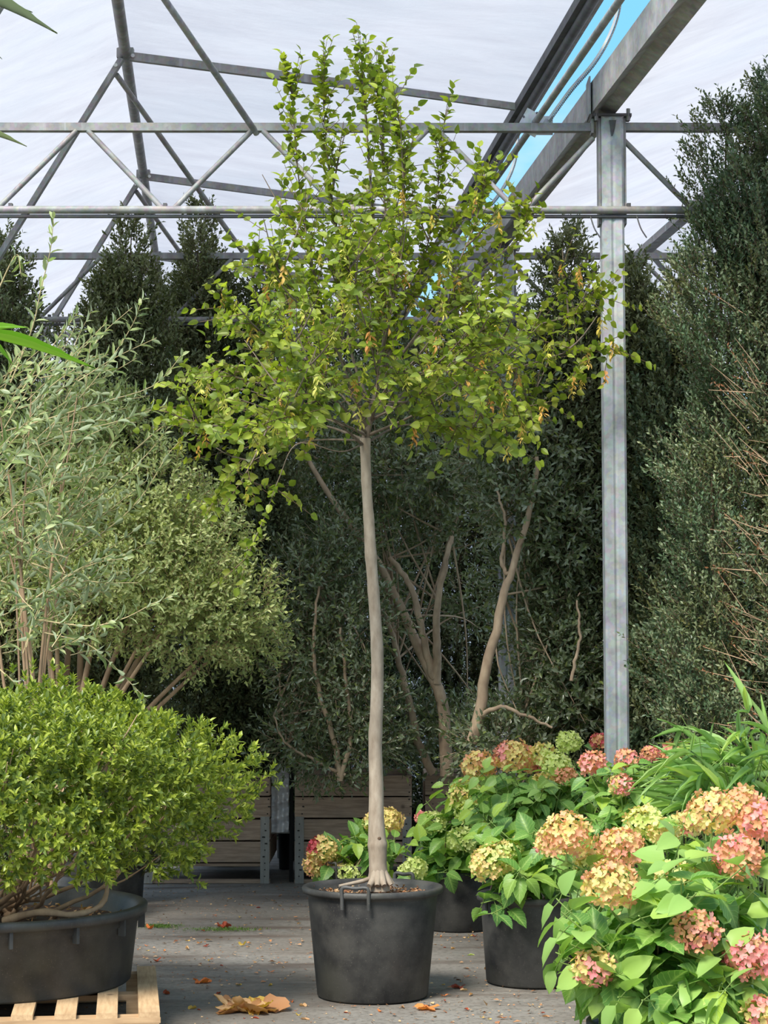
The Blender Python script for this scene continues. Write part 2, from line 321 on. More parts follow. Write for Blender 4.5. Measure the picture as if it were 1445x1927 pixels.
def floor_mat():
    m = mat('weathered ground sheet'); k = N(m)
    n1 = k.noise(.9, 8, rough=.65); n2 = k.noise(1.6, 7, sc=(.5, 2.6, 1)); n3 = k.noise(35, 4); n4 = k.noise(3.2, 6, sc=(.7, 2, 1)); n5 = k.noise(120, 2)
    col = k.ramp(n1, [(.3, srgb(102, 96, 88)), (.55, srgb(126, 121, 114)), (.75, srgb(140, 137, 131))])
    col = k.mix(k.ramp(n2, [(.5, (0, 0, 0)), (.66, (.75,) * 3)]), col, srgb(84, 70, 61))
    col = k.mix(k.ramp(n4, [(.58, (0, 0, 0)), (.7, (.6,) * 3)]), col, srgb(142, 140, 136))
    col = k.mix(k.ramp(n3, [(.4, (.5,) * 3), (.5, (0, 0, 0))]), col, srgb(88, 84, 78))
    col = k.mix(k.ramp(n5, [(.66, (0, 0, 0)), (.7, (.6,) * 3)]), col, srgb(70, 54, 44))
    rg = k.ramp(n4, [(.4, (.8,) * 3), (.7, (.5,) * 3)])
    k.out(k.n('ShaderNodeBsdfPrincipled', {'Base Color': col, 'Roughness': rg, 'Specular IOR Level': .35, 'Normal': k.bump(n3, .12, .006)}).outputs[0]); return m
M_floor = floor_mat()

# ---------------------------------------------------------------- setting
def structure(name, me): o = part(name, me, None); o['kind'] = 'structure'; return o
g = G(); nx, ny = 60, 60; X_, Y_ = np.meshgrid(np.linspace(-14, 14, nx), np.linspace(-6, 26, ny))
V = np.stack([X_, Y_, (np.sin(X_ * 2.1) * np.sin(Y_ * 1.3) - 1) * .004], -1).reshape(-1, 3)
i = np.arange(ny - 1)[:, None] * nx + np.arange(nx - 1)[None]
g.add(V, np.stack([i, i + 1, i + nx + 1, i + nx], -1).reshape(-1, 4)); structure('floor', g.mesh('floor', M_floor))

ridge = lambda D: np.array([-1.558 - .085 * (D - 11.6), D, 5.19])
gutx = lambda D: 1.315 - .108 * (D - 8.5)
rail = lambda D: np.array([.824 - .098 * (D - 11.6), D, 4.86])
rridge = lambda D: np.array([2.33 - .108 * (D - 17.3), D, 5.22])
def film(name, fa, fb, D0, D1, nu=30, nv=60, sag=.03):
    g = G(); V = []
    for D in np.linspace(D0, D1, nv):
        a = fa(D); b = fb(D); ph = ((D - 11.6) / 2.93) % 1.0
        for s in np.linspace(0, 1, nu):
            p = a * (1 - s) + b * s; p = p + np.array([0, 0, -sag * math.sin(math.pi * ph) * math.sin(math.pi * s) + .012 * math.sin(9 * s + 3 * D)]); V.append(p)
    i = np.arange(nv - 1)[:, None] * nu + np.arange(nu - 1)[None]
    g.add(V, np.stack([i, i + 1, i + nu + 1, i + nu], -1).reshape(-1, 4)); return g.mesh(name, M_film)
off = np.array([0, 0, .05])
for k_, (fa, fb, d0) in enumerate([
        (lambda D: ridge(D) + off, lambda D: np.array([ridge(D)[0] - 2.1, D, 4.42]), 10.0),
        (lambda D: ridge(D) + off, lambda D: rail(D) + off, 9.4),
        (lambda D: np.array([gutx(D) + .07, D, 4.53]), lambda D: rridge(D) + off, 8.0),
        (lambda D: rridge(D) + off, lambda D: np.array([rridge(D)[0] + 2.6, D, 4.9]), 8.0)]):
    o = structure('ceiling', film('ceiling', fa, fb, d0, 25.0)); o['label'] = ['translucent white film of the left roof wing', 'translucent white film of the raised middle roof wing', 'translucent white film rising from the gutter to the right ridge', 'translucent white film beyond the right ridge'][k_]
g = G(); g.add([P(-500, 1700, 25) * [1, 1, 0], [12, 25, 0], [12, 25, 4.9], [-6, 25, 4.9]], [[0, 1, 2, 3]]); structure('wall_back', g.mesh('wall_back', M_film))

# steel post
def post(D, label, loc_px):
    c = P(loc_px, 1000, D); x = c[0]; t = thing('steel_post', label, 'post', (x, D, 0), group='posts under the gutter')
    a = .058; g = G(); zt = 4.36
    b = .012; prof = [(-a + b, -a), (-.012, -a), (0, -a + .006), (.012, -a), (a - b, -a), (a, -a + b), (a, a), (-a, a), (-a, -a + b)]
    for z0, z1 in ((-.0, zt),):
        n = len(prof); V = [[x + p_[0], D + p_[1], z0] for p_ in prof] + [[x + p_[0], D + p_[1], z1] for p_ in prof]
        g.add(V, [[i, (i + 1) % n, n + (i + 1) % n, n + i] for i in range(n)]); g.box((x, D, zt), (a * 2, a * 2, .004))
    part('column', g.mesh('column', M_post, False), t)
    g = G(); g.box((x, D, .005), (.22, .22, .01)); part('base_plate', g.mesh('base_plate', M_steel, False), t)
    for sx in (-1, 1):
        g = G(); g.box((x + sx * (a + .008), D + .01, 4.08), (.012, .09, .56)); pl = part('side_plate', g.mesh('side_plate', M_steel, False), t)
    g = G(); g.box((x, D, zt + .012), (.20, .12, .014)); part('cap_plate', g.mesh('cap_plate', M_dark_steel, False), t)
    for sx in (-1, 1):
        g = G(); g.tube([(x + sx * .083, D - .05, zt - .018), (x + sx * .083, D - .05, zt + .045)], .011, 6); part('bolt', g.mesh('bolt', M_steel, False), t)
    g = G(); g.tube([(x + .0, D - .066, zt - .02), (x, D - .058, zt - .06), (x - .004, D - .056, zt - .10)], [.02, .014, .004], 6); part('drip_spout', g.mesh('drip_spout', M_dark_steel, False), t)
    return t
post(10.1, 'tall galvanised steel post in front, standing behind the pink and salmon hydrangeas', 1157)
post(13.35, 'distant galvanised steel post partly hidden behind the crown of the potted tree', 953)

# gutter beam
g = G(); D0, D1 = 7.6, 25.0
prof = [(-.065, 4.55), (-.065, 4.385), (0, 4.425), (.065, 4.39), (.085, 4.56), (.075, 4.56), (.055, 4.40), (0, 4.435), (-.055, 4.395), (-.055, 4.55)]
n = len(prof); V = [[gutx(D) + a, D, z] for D in (D0, D1) for a, z in prof]
g.add(V, [[i, (i + 1) % n, n + (i + 1) % n, n + i] for i in range(n)])
t = thing('roof_gutter', 'long folded steel gutter beam running back over the posts', 'gutter', (gutx(10), 10, 4.4)); part('channel', g.mesh('channel', M_gut, False), t)
g = G(); D = 10.1
g.box((gutx(D) - .072, D, 4.47), (.008, .16, .20)); part('joint_strap', g.mesh('joint_strap', M_steel, False), t)

# vent rail + drive pipe + racks
t = thing('vent_rail', 'dark double vent rail along the raised film edge beside the blue gap', 'rail', tuple(rail(11.6)))
def raily(dx, dz, wd, hg, nm, m):
    g = G(); g.beam(rail(8.6) + (dx, 0, dz), rail(25) + (dx, 0, dz), wd, hg); part(nm, g.mesh(nm, m, False), t)
raily(0, 0, .075, .055, 'rail_channel', M_dark_steel); raily(.055, -.01, .03, .07, 'rail_flange', M_steel)
g = G(); g.tube([rail(8.6) + (.02, 0, -.04), rail(25) + (.02, 0, -.04)], .028, 10); part('rail_pipe', g.mesh('rail_pipe', M_dark_steel), t)
dp = lambda D: P(1010, 226, 10.1) + np.array([-.11 * (D - 10.1), D - 10.1, .005 * (D - 10.1)])
t = thing('vent_drive_pipe', 'grey vent drive pipe with bearing plates and toothed racks under the sky gap', 'pipe', tuple(dp(10.1)))
g = G(); g.tube([dp(7.9), dp(25)], .018, 12); part('shaft', g.mesh('shaft', M_steel), t)
for D in (10.15, 13.15):
    c = dp(D); g = G(); g.box(c + (-.02, .0, 0), (.11, .008, .12), Matrix.Rotation(.5, 3, 'Y')); g.box(c + (.05, .02, -.01), (.09, .008, .1)); pl = part('bearing_plate', g.mesh('bearing_plate', M_plate, False), t)
    for bx, bz in ((-.06, .03), (-.06, -.03), (.01, .05)):
        g = G(); g.tube([c + (bx, -.012, bz), c + (bx, .0, bz)], .006, 6); part('bolt', g.mesh('bolt', M_dark_steel), pl)
    # curved toothed rack
    tp = spl([P(x_, y_, 10.1 - d_) + (dp(D) - dp(10.1)) for x_, y_, d_ in ((1035, 220, .0), (1075, 165, .05), (1120, 112, .1), (1150, 60, .15), (1166, 10, .2), (1172, -50, .25))], 46)
    g = G()
    for i in range(45): g.beam(tp[i], tp[i + 1], .012, .020, up=(0, 1, 0))
    rk = part('toothed_rack', g.mesh('toothed_rack', M_plate, False), t)
    g = G()
    for i in range(90):
        f = i / 2; a = int(f); p0 = tp[a] + (tp[a + 1] - tp[a]) * (f - a); d = unit(tp[a + 1] - tp[a]); nrm = unit(np.cross(d, [0, 1, 0])); nrm = nrm if nrm[0] > 0 else -nrm
        g.box(p0 + nrm * .013, (.008, .010, .010))
    part('rack_teeth', g.mesh('rack_teeth', M_steel, False), rk, kind='stuff')

# lattice trusses across the bays
def truss(D, x0px, x1px, label, yoff=0):
    zt, zb = P(700, 240, 10.1)[2], P(700, 404, 10.1)[2]; s = 10.1 / D
    xs = lambda px: (px - 722.5) / F * 10.1 - .108 * (D - 10.1)
    gx = xs(1150)
    t = thing('lattice_truss', label, 'truss', (0, D, zt), group='lattice trusses across the bays')
    xl, xr = x0px, x1px
    for nm, a, b in (('top_chord', xl, gx - .07), ('top_chord', gx + .07, xr)):
        g = G(); g.beam((a, D, zt), (b, D + .01, zt), .045, .042); g.box(((b - .01) if a < gx - .1 else a + .005, D, zt), (.012, .07, .075)); part(nm, g.mesh(nm, M_steel, False), t)
    g = G(); g.tube([(xl, D - .075, zb + .008), (xr, D - .07, zb + .008)], .021, 12); part('bottom_chord', g.mesh('bottom_chord', M_steel), t)
    g = G(); g.tube([(xl, D - .068, zb - .024), (xr, D - .06, zb - .024)], .010, 8); part('cable_pipe', g.mesh('cable_pipe', M_dark_steel), t, label='thin dark pipe under the chord')
    sp = (815 - 480) / F * 10.1
    k0 = -7
    for k in range(k0, 6):
        xn = gx + k * sp + (.0 if k else 0)
        for dx in (-.5, .5):
            a = xn + (.03 if dx > 0 else -.03); b = xn + dx * sp - (.03 if dx > 0 else -.03)
            if k == 0: a = gx + (.075 if dx > 0 else -.075)
            if min(a, b) < xl or max(a, b) > xr: continue
            g = G(); g.tube([(a, D - .01, zt - .02 - (.04 if k == 0 else 0)), (b, D - .055, zb + .02)], .0145, 8); part('brace', g.mesh('brace', M_steel), t)
    for xx in ((gx - .1, gx + .14) if D < 11 else ()):
        g = G(); g.tube(spl([(xx, D - .07, zb - .02), (xx + .02, D - .08, zb - .09), (xx + .05, D - .08, zb - .14)], 8), .004, 5); part('cable_tail', g.mesh('cable_tail', M_dark_steel), t)
    for k in range(-4, 3):
        xx = gx + k * .8 + .1
        if xl < xx < xr: g = G(); g.box((xx, D - .07, zb + .032), (.02, .03, .02)); part('clip', g.mesh('clip', M_dark_steel, False), t)
    return t
truss(10.1, P(-70, 240, 10.1)[0], P(1395, 240, 10.1)[0], 'nearest lattice truss, its two long chords crossing in front of the film roof')
truss(13.35, -3.6, 3.3, 'second lattice truss further back, seen thinner behind the trees and the tall post')
truss(16.6, -4.0, 3.6, 'third lattice truss deep in the greenhouse, mostly hidden by the box trees')

# ridge pipes, arches
t = thing('ridge_pipe', 'thick round ridge pipe running back under the left roof', 'pipe', tuple(ridge(11.6)))
g = G(); g.tube([ridge(9.2), ridge(25)], .034, 12); part('ridge_tube', g.mesh('ridge_tube', M_steel), t)
def arch(D, label):
    r = ridge(D); e = rail(D) + (-.02, 0, .0); t = thing('roof_arch', label, 'roof frame', tuple(r), group='roof arches')
    g = G(); m = r + (e - r) * .66; g.beam(r + (.03, 0, -.02), m, .035, .05); part('rafter', g.mesh('rafter', M_steel, False), t)
    g = G(); g.beam(m - (e - r) * .05, e, .028, .042); part('rafter_sleeve', g.mesh('rafter_sleeve', M_steel, False), t)
    q = r + (P(-60, 536, 11.6) - P(225, 78, 11.6)); g = G(); g.beam(r + (-.02, -.02, -.04), q, .03, .05, up=(0, 1, 0)); part('stay', g.mesh('stay', M_steel, False), t)
    a = r + (P(208, 118, 11.6) - P(225, 78, 11.6)); b = np.array([-.953 - .098 * (D - 11.6), D + 1.44, 4.29])
    g = G(); g.tube([a, b], .017, 8); part('long_brace', g.mesh('long_brace', M_steel), t)
    for c in (r + (.05, -.03, -.025), r + (-.05, -.05, -.09), m + (0, -.025, 0)):
        g = G(); g.tube([c, c + (0, -.012, 0)], .012, 6); part('bolt', g.mesh('bolt', M_plate), t)
    g = G(); g.box(r + (0, 0, 0), (.10, .05, .06)); part('ridge_clamp', g.mesh('ridge_clamp', M_steel, False), t)
arch(8.67, 'roof arch nearest the camera, only its long brace dropping into view at the top')
arch(11.6, 'roof arch with the upper bolted rafter sloping from the ridge pipe to the vent rail')
arch(14.53, 'second roof arch, its rafter slanting behind the top of the potted tree')
arch(17.46, 'third roof arch glimpsed low above the box tree tips')
arch(20.39, 'fourth roof arch far back behind the box trees')
t = thing('ridge_pipe', 'dark ridge beam of the right roof running back toward the far gable', 'pipe', tuple(rridge(15)))
g = G(); g.beam(rridge(9.0) - (0, 0, .02), rridge(25) - (0, 0, .02), .10, .06); part('ridge_tube', g.mesh('ridge_tube', M_steel, False), t)
t = thing('roof_brace', 'crossed steel braces hanging from the right ridge beside the big box tree', 'brace', tuple(rridge(17.3)))
for (a, b, D_, e_, r_) in (((1222, 470), (1345, 532), 17.3, 17.3, .03), ((1352, 395), (1243, 590), 15.6, 15.9, .028), ((1222, 475), (1300, 570), 17.3, 17.6, .022), ((1217, 475), (1160, 585), 17.3, 17.3, .022), ((1225, 440), (1262, 520), 17.8, 18.4, .015)):
    g = G(); g.beam(P(*a, D_), P(*b, e_), r_ * 1.6, r_ * 2, up=(0, 1, 0)); part('stay', g.mesh('stay', M_steel, False), t)

# ---------------------------------------------------------------- crates, sheet
def crate(px0, px1, D, label, ytop=1457, logo=False, planks=4, ends=True):
    x0 = P(px0, 1600, D)[0]; x1 = P(px1, 1600, D)[0]; H = P(700, ytop, D)[2]; W = x1 - x0; dep = .9
    t = thing('wooden_crate', label, 'crate', ((x0 + x1) / 2, D + dep / 2, 0), group='wooden crates under the trees')
    zb = .14; ph = (H - zb) / planks
    for s_, y in ((0, D), (1, D + dep)):
        for k in range(planks):
            g = G(); dz = rng.normal(0, .002); g.box((0, 0, 0), (W * rng.uniform(.992, 1), .022, ph - .013)); part('plank', g.mesh('plank', M_crate, False), t, Matrix.Translation(((x0 + x1) / 2, y + rng.normal(0, .002), zb + ph * (k + .5) + dz)))
    for sx in (x0 + .011, x1 - .011):
        for k in range(planks):
            g = G(); g.box((0, 0, 0), (.022, dep - .03, ph - .013)); part('plank', g.mesh('plank', M_crate, False), t, Matrix.Translation((sx, D + dep / 2, zb + ph * (k + .5))))
    for sx in (x0 + .035, x1 - .035):
        g = G(); g.box((sx, D - .017, .23), (.062, .012, .46)); lg = part('leg', g.mesh('leg', M_crpost, False), t)
        for z in np.arange(.05, .45, .045):
            g = G(); g.tube([(sx + rng.normal(0, .012), D - .027, z), (sx, D - .0235, z)], .005, 5); part('nail', g.mesh('nail', M_metal_dark), lg)
        for z in np.arange(.48, H - .02, .05):
            g = G(); g.tube([(sx + .02 + rng.normal(0, .01), D - .0135, z), (sx + .02, D - .011, z)], .005, 5); part('nail', g.mesh('nail', M_metal_dark), t)
    g = G(); g.box(((x0 + x1) / 2, D + dep / 2, .125), (W - .03, dep - .02, .02)); part('bottom_board', g.mesh('bottom_board', M_crate, False), t)
    g = G(); g.box(((x0 + x1) / 2, D + .03, .012), (W, .07, .024)); part('skid', g.mesh('skid', M_crate, False), t)
    g = G(); g.box(((x0 + x1) / 2, D + dep / 2, H - .06), (W - .06, dep - .06, .02)); part('soil', g.mesh('soil', M_soil, False), t)
    if logo:
        g = G(); lx = P(482, 1473, D)[0]; z = P(482, 1473, D)[2]
        for dx, dz, sx, sz in ((-.03, .02, .008, .03), (-.018, .03, .02, .006), (-.012, .015, .006, .03), (0, .02, .006, .03), (.008, .03, .018, .006), (.008, .016, .014, .006), (.026, .02, .006, .03), (.032, .03, .018, .006), (.034, .018, .012, .006), (-.02, -.012, .008, .022), (-.008, -.012, .02, .006), (.012, -.014, .008, .02), (.026, -.01, .02, .006)):
            g.box((lx + dx, D - .013, z + dz), (sx, .003, sz))
        part('stamp', g.mesh('stamp', M_metal_dark, False), t, label='small dark stamped lettering')
    return t
crate(270, 508, 13.85, 'left wooden crate with a dark stamp, half hidden behind the bright azalea', logo=True)
crate(554, 775, 13.85, 'wooden crate directly behind the potted tree trunk, right of the silver sheet')
crate(800, 1040, 14.1, 'wooden crate hidden behind the hydrangeas, under the forked shrub trunks')
g = G(); x0, zt = P(511, 1455, 13.95)[0], P(500, 1455, 13.95)[2]; x1 = P(544, 1455, 13.95)[0]; zb = P(500, 1566, 13.95)[2]; V = []
for i in range(24):
    for j in range(12):
        V.append([x0 + (x1 - x0) * j / 11, 13.95 + .022 * math.sin(i * 1.25 + j * .25) + .012 * math.sin(j * 1.1), zt + .05 + (zb - zt - .05) * i / 23])
i = np.arange(23)[:, None] * 12 + np.arange(11)[None]; g.add(V, np.stack([i, i + 1, i + 13, i + 12], -1).reshape(-1, 4))
t = thing('plastic_sheet', 'crinkled silver grey plastic sheet hanging in the gap between the two crates', 'sheet', (x0, 13.95, zb))
part('sheet', g.mesh('sheet', M_sheet), t)
g = G(); g.box(((x0 + x1) / 2, 13.97, zb), (x1 - x0 + .01, .02, .02)); part('bottom_lath', g.mesh('bottom_lath', M_crpost, False), t)
t = thing('planting_bin', 'low black bin on the ground in the gap between the crates', 'bin', ((x0 + x1) / 2, 14.8, 0))
g = G(); g.lathe([(.0, 0), (.05, 0), (.06, .38), (.066, .39), (.066, .41), (.058, .41), (.05, .37), (0, .37)], ((x0 + x1) / 2, 14.8, 0), 20); part('bin_body', g.mesh('bin_body', M_void), t)
px_ = P(548.5, 1500, 13.95)[0]; t = thing('wooden_stake', 'thin dark wooden stake beside the silver sheet, left of the middle crate', 'stake', (px_, 13.95, 0))
g = G(); g.box((px_, 13.95, .40), (.026, .026, .8)); part('stake_shaft', g.mesh('stake_shaft', M_void, False), t)

# ---------------------------------------------------------------- pots
def pot_profile(r, h, taper=.86, lip=.028):
    b = r * taper; return [(0, 0), (b - .01, 0), (b, .008), (r - lip * .9, h - .045), (r - lip * .85, h - .03), (r, h - .028), (r + .002, h - .018), (r + .002, h - .006), (r - .004, h), (r - lip * .6, h), (r - lip - .008, h - .02), (r - lip - .02, h - .12), (0, h - .12)]
def handle(a, b, out, up=.05, rad=.0085, drop=.045):
    a = np.array(a); b = np.array(b); o = np.array(out)
    return spl([a + (0, 0, -drop), a + o * .3 + (0, 0, 0), a + o * .5 + (0, 0, up * .8), a + (b - a) * .12 + o * .5 + (0, 0, up), a + (b - a) * .5 + o * .55 + (0, 0, up * .92), a + (b - a) * .88 + o * .5 + (0, 0, up), b + o * .5 + (0, 0, up * .8), b + o * .3, b + (0, 0, -drop)], 26)
def chips(g, c, r, z, n, s=.018):
    th = rng.random(n) * 6.28; rr = r * np.sqrt(rng.random(n)); pos = np.stack([c[0] + rr * np.cos(th), c[1] + rr * np.sin(th), np.full(n, z) + rng.random(n) * .012], 1)
    X = unit(rng.normal(0, 1, (n, 3)) * [1, 1, .35]); Z = np.array([0, 0, 1.]) + rng.normal(0, .35, (n, 3)); Z = unit(Z - dot(Z, X) * X)
    g.leaves(T_TINY, [pos, X, Z, s * rng.uniform(.5, 1.5, n), s * .5 * rng.uniform(.5, 1.5, n)])

# ---------------------------------------------------------------- the potted tree
TC = P(701, 1866, 9.2); TC[2] = 0; TX, TY = TC[0], TC[1]
tree = thing('potted_tree', 'tall slender tree with yellow green leaves standing in a round black plastic pot', 'tree', (TX, TY, 0))
R_, H_ = .325, .50
g = G(); g.lathe([(a, b) for a, b in pot_profile(R_, H_, .785)], (TX, TY, 0), 72)
part('pot', g.mesh('pot', M_pot), tree)
for a0, a1, nm in ((-2.0, -1.62, 'handle'), (.95, 1.25, 'handle')):
    rr = R_ - .002
    A = np.array([TX + rr * math.cos(a0), TY + rr * math.sin(a0), H_ - .03]); B = np.array([TX + rr * math.cos(a1), TY + rr * math.sin(a1), H_ - .03])
    o = unit(np.array([math.cos((a0 + a1) / 2), math.sin((a0 + a1) / 2), 0])) * .012
    g = G(); g.tube(handle(A, B, o, .055), .009, 8); part(nm, g.mesh(nm, M_tub), tree)
g = G(); zs = H_ - .055
n = 40; ph = np.linspace(0, 6.283, n, endpoint=False); V = [[TX, TY, zs + .02]]
for rr in (.1, .2, .29): V += [[TX + rr * math.cos(p_), TY + rr * math.sin(p_), zs + .015 * math.sin(3 * p_ + rr * 20) * .5 + (.012 if rr < .15 else 0)] for p_ in ph]
g.add(V, [[0, 1 + i, 1 + (i + 1) % n] for i in range(n)]); g.add(V, [[1 + q * n + i, 1 + (q + 1) * n + i, 1 + (q + 1) * n + (i + 1) % n, 1 + q * n + (i + 1) % n] for q in range(2) for i in range(n)])
so = part('soil', g.mesh('soil', M_soil), tree)
g = G(); chips(g, (TX, TY), .29, zs + .012, 900); part('wood_chips', g.mesh('wood_chips', M_chip), so, kind='stuff')
DT = TY
tpx = [(712, 1676), (712, 1655), (711, 1625), (710, 1590), (708, 1540), (708, 1480), (706, 1400), (709, 1320), (710, 1240), (706, 1160), (701, 1090), (697, 1035), (694, 980), (690, 920), (688, 870), (687, 825)]
tw = [22, 18.5, 16.5, 17.5, 14.5, 13.5, 12.5, 12, 11.5, 11, 10.5, 11, 10, 9.5, 9.5, 10.5]
tp = np.array([P(x, y, DT) for x, y in tpx]); tr = np.array(tw) / F * DT
pp = spl(tp, 150); rr_ = np.interp(np.linspace(0, 15, 150), np.arange(16), tr)
for kk in (12, 30, 62, 82, 96, 107, 120, 132): rr_ = rr_ * (1 + .07 * np.exp(-((np.arange(150) - kk) / 1.6) ** 2))
g = G(); g.tube(pp, rr_, 20)
for a, l, wd in ((-1.2, .02, .026), (-.5, .012, .024), (-2.1, .03, .026), (-2.75, .14, .015), (-3.0, .10, .013), (.3, .015, .022), (2.0, .02, .02), (1.2, .02, .02), (-1.65, .012, .026)):
    p0 = tp[1] + (0, 0, .05); d = np.array([math.cos(a), math.sin(a), 0]); q0 = p0 + d * .012
    g.tube(spl([q0, p0 + d * .045 + (0, 0, -.045), p0 + d * (.055 + l) + (0, 0, -.072)], 9), np.linspace(wd, wd * .45, 9), 8)
part('trunk', g.mesh('trunk', M_bark), tree)
for zpx, rr2 in ((1592, .013), (1578, .010)):
    c = P(713, zpx, DT - .04); g = G(); g.tube([c + (.0, .012, 0), c + (0, .002, 0), c + (0, -.003, 0)], [rr2 * 1.3, rr2, rr2 * .5], 10); part('knot', g.mesh('knot', M_twig), tree)

limbs = [  # (points px,py,depth offset), base radius, density, uprightness
 ([(687, 828, 0), (700, 770, 0), (716, 700, .0), (722, 640, 0), (714, 540, 0), (702, 400, 0), (690, 250, 0), (683, 165, 0), (680, 98, 0)], .026, 1.35, .8),
 ([(700, 775, 0), (660, 660, .1), (640, 500, .15), (620, 330, .15), (610, 215, .1), (606, 122, .1)], .014, 1.35, .8),
 ([(690, 805, 0), (650, 700, -.2), (600, 560, -.25), (570, 400, -.2), (554, 250, -.2), (550, 158, -.2)], .014, 1.35, .8),
 ([(716, 700, 0), (760, 600, .1), (800, 480, .15), (824, 350, .1), (836, 228, .1)], .012, 1.35, .75),
 ([(712, 725, 0), (790, 620, -.2), (860, 500, -.3), (900, 400, -.3), (918, 320, -.3)], .012, 1., .6),
 ([(700, 790, 0), (780, 725, .3), (900, 660, .4), (1000, 615, .4), (1085, 590, .4), (1132, 548, .4)], .013, 1., .2),
 ([(695, 818, 0), (780, 780, -.2), (880, 715, -.3), (980, 690, -.35), (1080, 660, -.35), (1166, 655, -.35)], .010, .55, .1),
 ([(692, 832, 0), (760, 800, .2), (880, 800, .25), (960, 790, .25), (1040, 740, .25), (1090, 700, .3)], .009, .9, .1),
 ([(686, 828, 0), (600, 800, .1), (480, 805, .15), (380, 800, .15), (308, 790, .15)], .011, 1.1, .05),
 ([(684, 838, 0), (640, 800, -.3), (560, 740, -.4), (480, 700, -.4), (415, 690, -.4)], .010, 1., .1),
 ([(688, 815, 0), (640, 740, .2), (540, 660, .3), (470, 600, .3), (425, 575, .3)], .011, 1.1, .2),
 ([(685, 835, 0), (640, 850, -.3), (560, 835, -.4), (525, 900, -.4), (495, 980, -.4), (455, 1065, -.4)], .006, .16, -.3),
 ([(700, 775, 0), (740, 720, -.4), (820, 700, -.5), (900, 720, -.5), (985, 770, -.5)], .010, 1., 0),
 ([(686, 828, 0), (580, 830, .2), (490, 860, .2), (425, 905, .2), (400, 950, .2)], .008, .55, -.3),
 ([(716, 680, 0), (740, 560, -.3), (760, 400, -.4), (755, 300, -.4), (740, 190, -.4)], .011, 1.35, .7),
 ([(700, 765, 0), (620, 640, -.3), (560, 560, -.4), (510, 500, -.4), (480, 475, -.4)], .010, .9, .3),
 ([(722, 640, 0), (730, 500, .2), (722, 350, .25), (712, 200, .25), (703, 130, .25)], .011, 1.35, .8),
 ([(716, 695, 0), (830, 600, .2), (930, 520, .3), (975, 440, .35), (992, 385, .35)], .010, .9, .3),
 ([(700, 790, 0), (710, 720, -.6), (690, 620, -.85), (660, 520, -.95), (650, 440, -1.)], .011, 1., .4),
 ([(690, 815, 0), (620, 740, -.55), (540, 660, -.9), (470, 600, -1.1)], .009, 1., .2),
 ([(700, 790, 0), (790, 740, -.6), (880, 650, -.9), (950, 590, -1.1)], .009, 1., .2),
 ([(716, 700, 0), (700, 600, .5), (690, 520, .8), (680, 450, .9)], .010, 1., .4),
 ([(700, 790, 0), (620, 700, .6), (560, 600, .9), (530, 540, 1.)], .009, .9, .3),
 ([(700, 790, 0), (820, 700, .6), (900, 600, .9), (960, 540, 1.)], .009, .9, .3),
 ([(690, 820, 0), (600, 780, -.7), (520, 790, -1.0), (440, 820, -1.1)], .008, 1., 0),
 ([(722, 640, 0), (780, 520, .1), (860, 420, .1), (905, 380, .1)], .008, .9, .5),
 ([(705, 760, 0), (800, 780, -.4), (900, 810, -.6), (960, 830, -.6)], .008, .9, -.1),
 ([(690, 815, 0), (560, 770, .35), (440, 730, .4), (360, 770, .4)], .008, .9, 0),
]
gb = G(); gt = G(); lvs = []; seeds = []
UP = np.array([0, 0, 1.])
for pts, r0, dens, upr in limbs:
    q = spl([P(x, y, DT + d) for x, y, d in pts], 30); gb.tube(q, np.linspace(r0 * .8, .002, 30) * np.interp(np.arange(30), [0, 8, 29], [1, .6, .8]), 7)
    seg = np.linalg.norm(np.diff(q, axis=0), axis=1); Lq = seg.sum(); top = pts[-1][1] < 420
    nt_ = int(Lq * 26 * dens)
    src = []
    for _ in range(nt_):
        f = rng.uniform(.22, .99); i = min(28, int(f * 29)); src.append((q[i] + (q[i + 1] - q[i]) * rng.random(), unit(q[i + 1] - q[i]), f))
    if not top or True:
        for _ in range(int(Lq * (4.6 if not top else 2.2) * dens)):
            f = rng.uniform(.25, .8) if not top else rng.uniform(.2, .62); i = int(f * 29); b0 = q[i]; td = unit(q[i + 1] - q[i])
            d = unit(td * .5 + rng.normal(0, .75, 3) + UP * (.2 + upr * .5)); l = rng.uniform(.25, .5) * (1.15 - f * .6)
            e_ = b0 + d * l + UP * .04; sb = spl([b0, b0 + d * l * .5, e_], 6); gb.tube(sb, np.linspace(.0055, .0018, 6), 5)
            for _k in range(int(l * 17)): jj = rng.integers(1, 5); src.append((sb[jj], unit(sb[jj] - sb[jj - 1]), .6))
    for b0, td, f in src:
        l = rng.uniform(.12, .3) * (1.15 - .45 * f)
        d = unit(td * (.55 + .5 * max(0, upr)) + rng.normal(0, .6, 3) * (1 - .3 * max(0, upr)) + UP * .25 * upr)
        gt.twigs([b0], [b0 + d * l], .0022, .0012); k = max(2, int(l / .029))
        lvs.append(shoot_leaves(b0[None], d[None], np.array([l]), k, .047, .034, 1.15, .7, 'alt', .25, .12, up=.5))
        zpx = 963.5 - (b0[2] - 1.52) / DT * F + 286
        if 400 < zpx < 860 and rng.random() < .16: seeds.append(b0 + d * l * .6)
    # leaves along the limb tip itself
    tipn = 12; tq = q[-12:]; lvs.append(shoot_leaves(tq[:-1], unit(np.diff(tq, axis=0)), np.linalg.norm(np.diff(tq, axis=0), axis=1), 2, .045, .03, .9, .7, 'alt', .3, .2, up=.3))
part('branches', gb.mesh('branches', M_limb), tree); part('twigs', gt.mesh('twigs', M_twig), tree, kind='stuff')
lv = cat_lv(lvs); near, rest = split_near(lv, 300); print('tree leaves', len(lv[0]))
tm = []
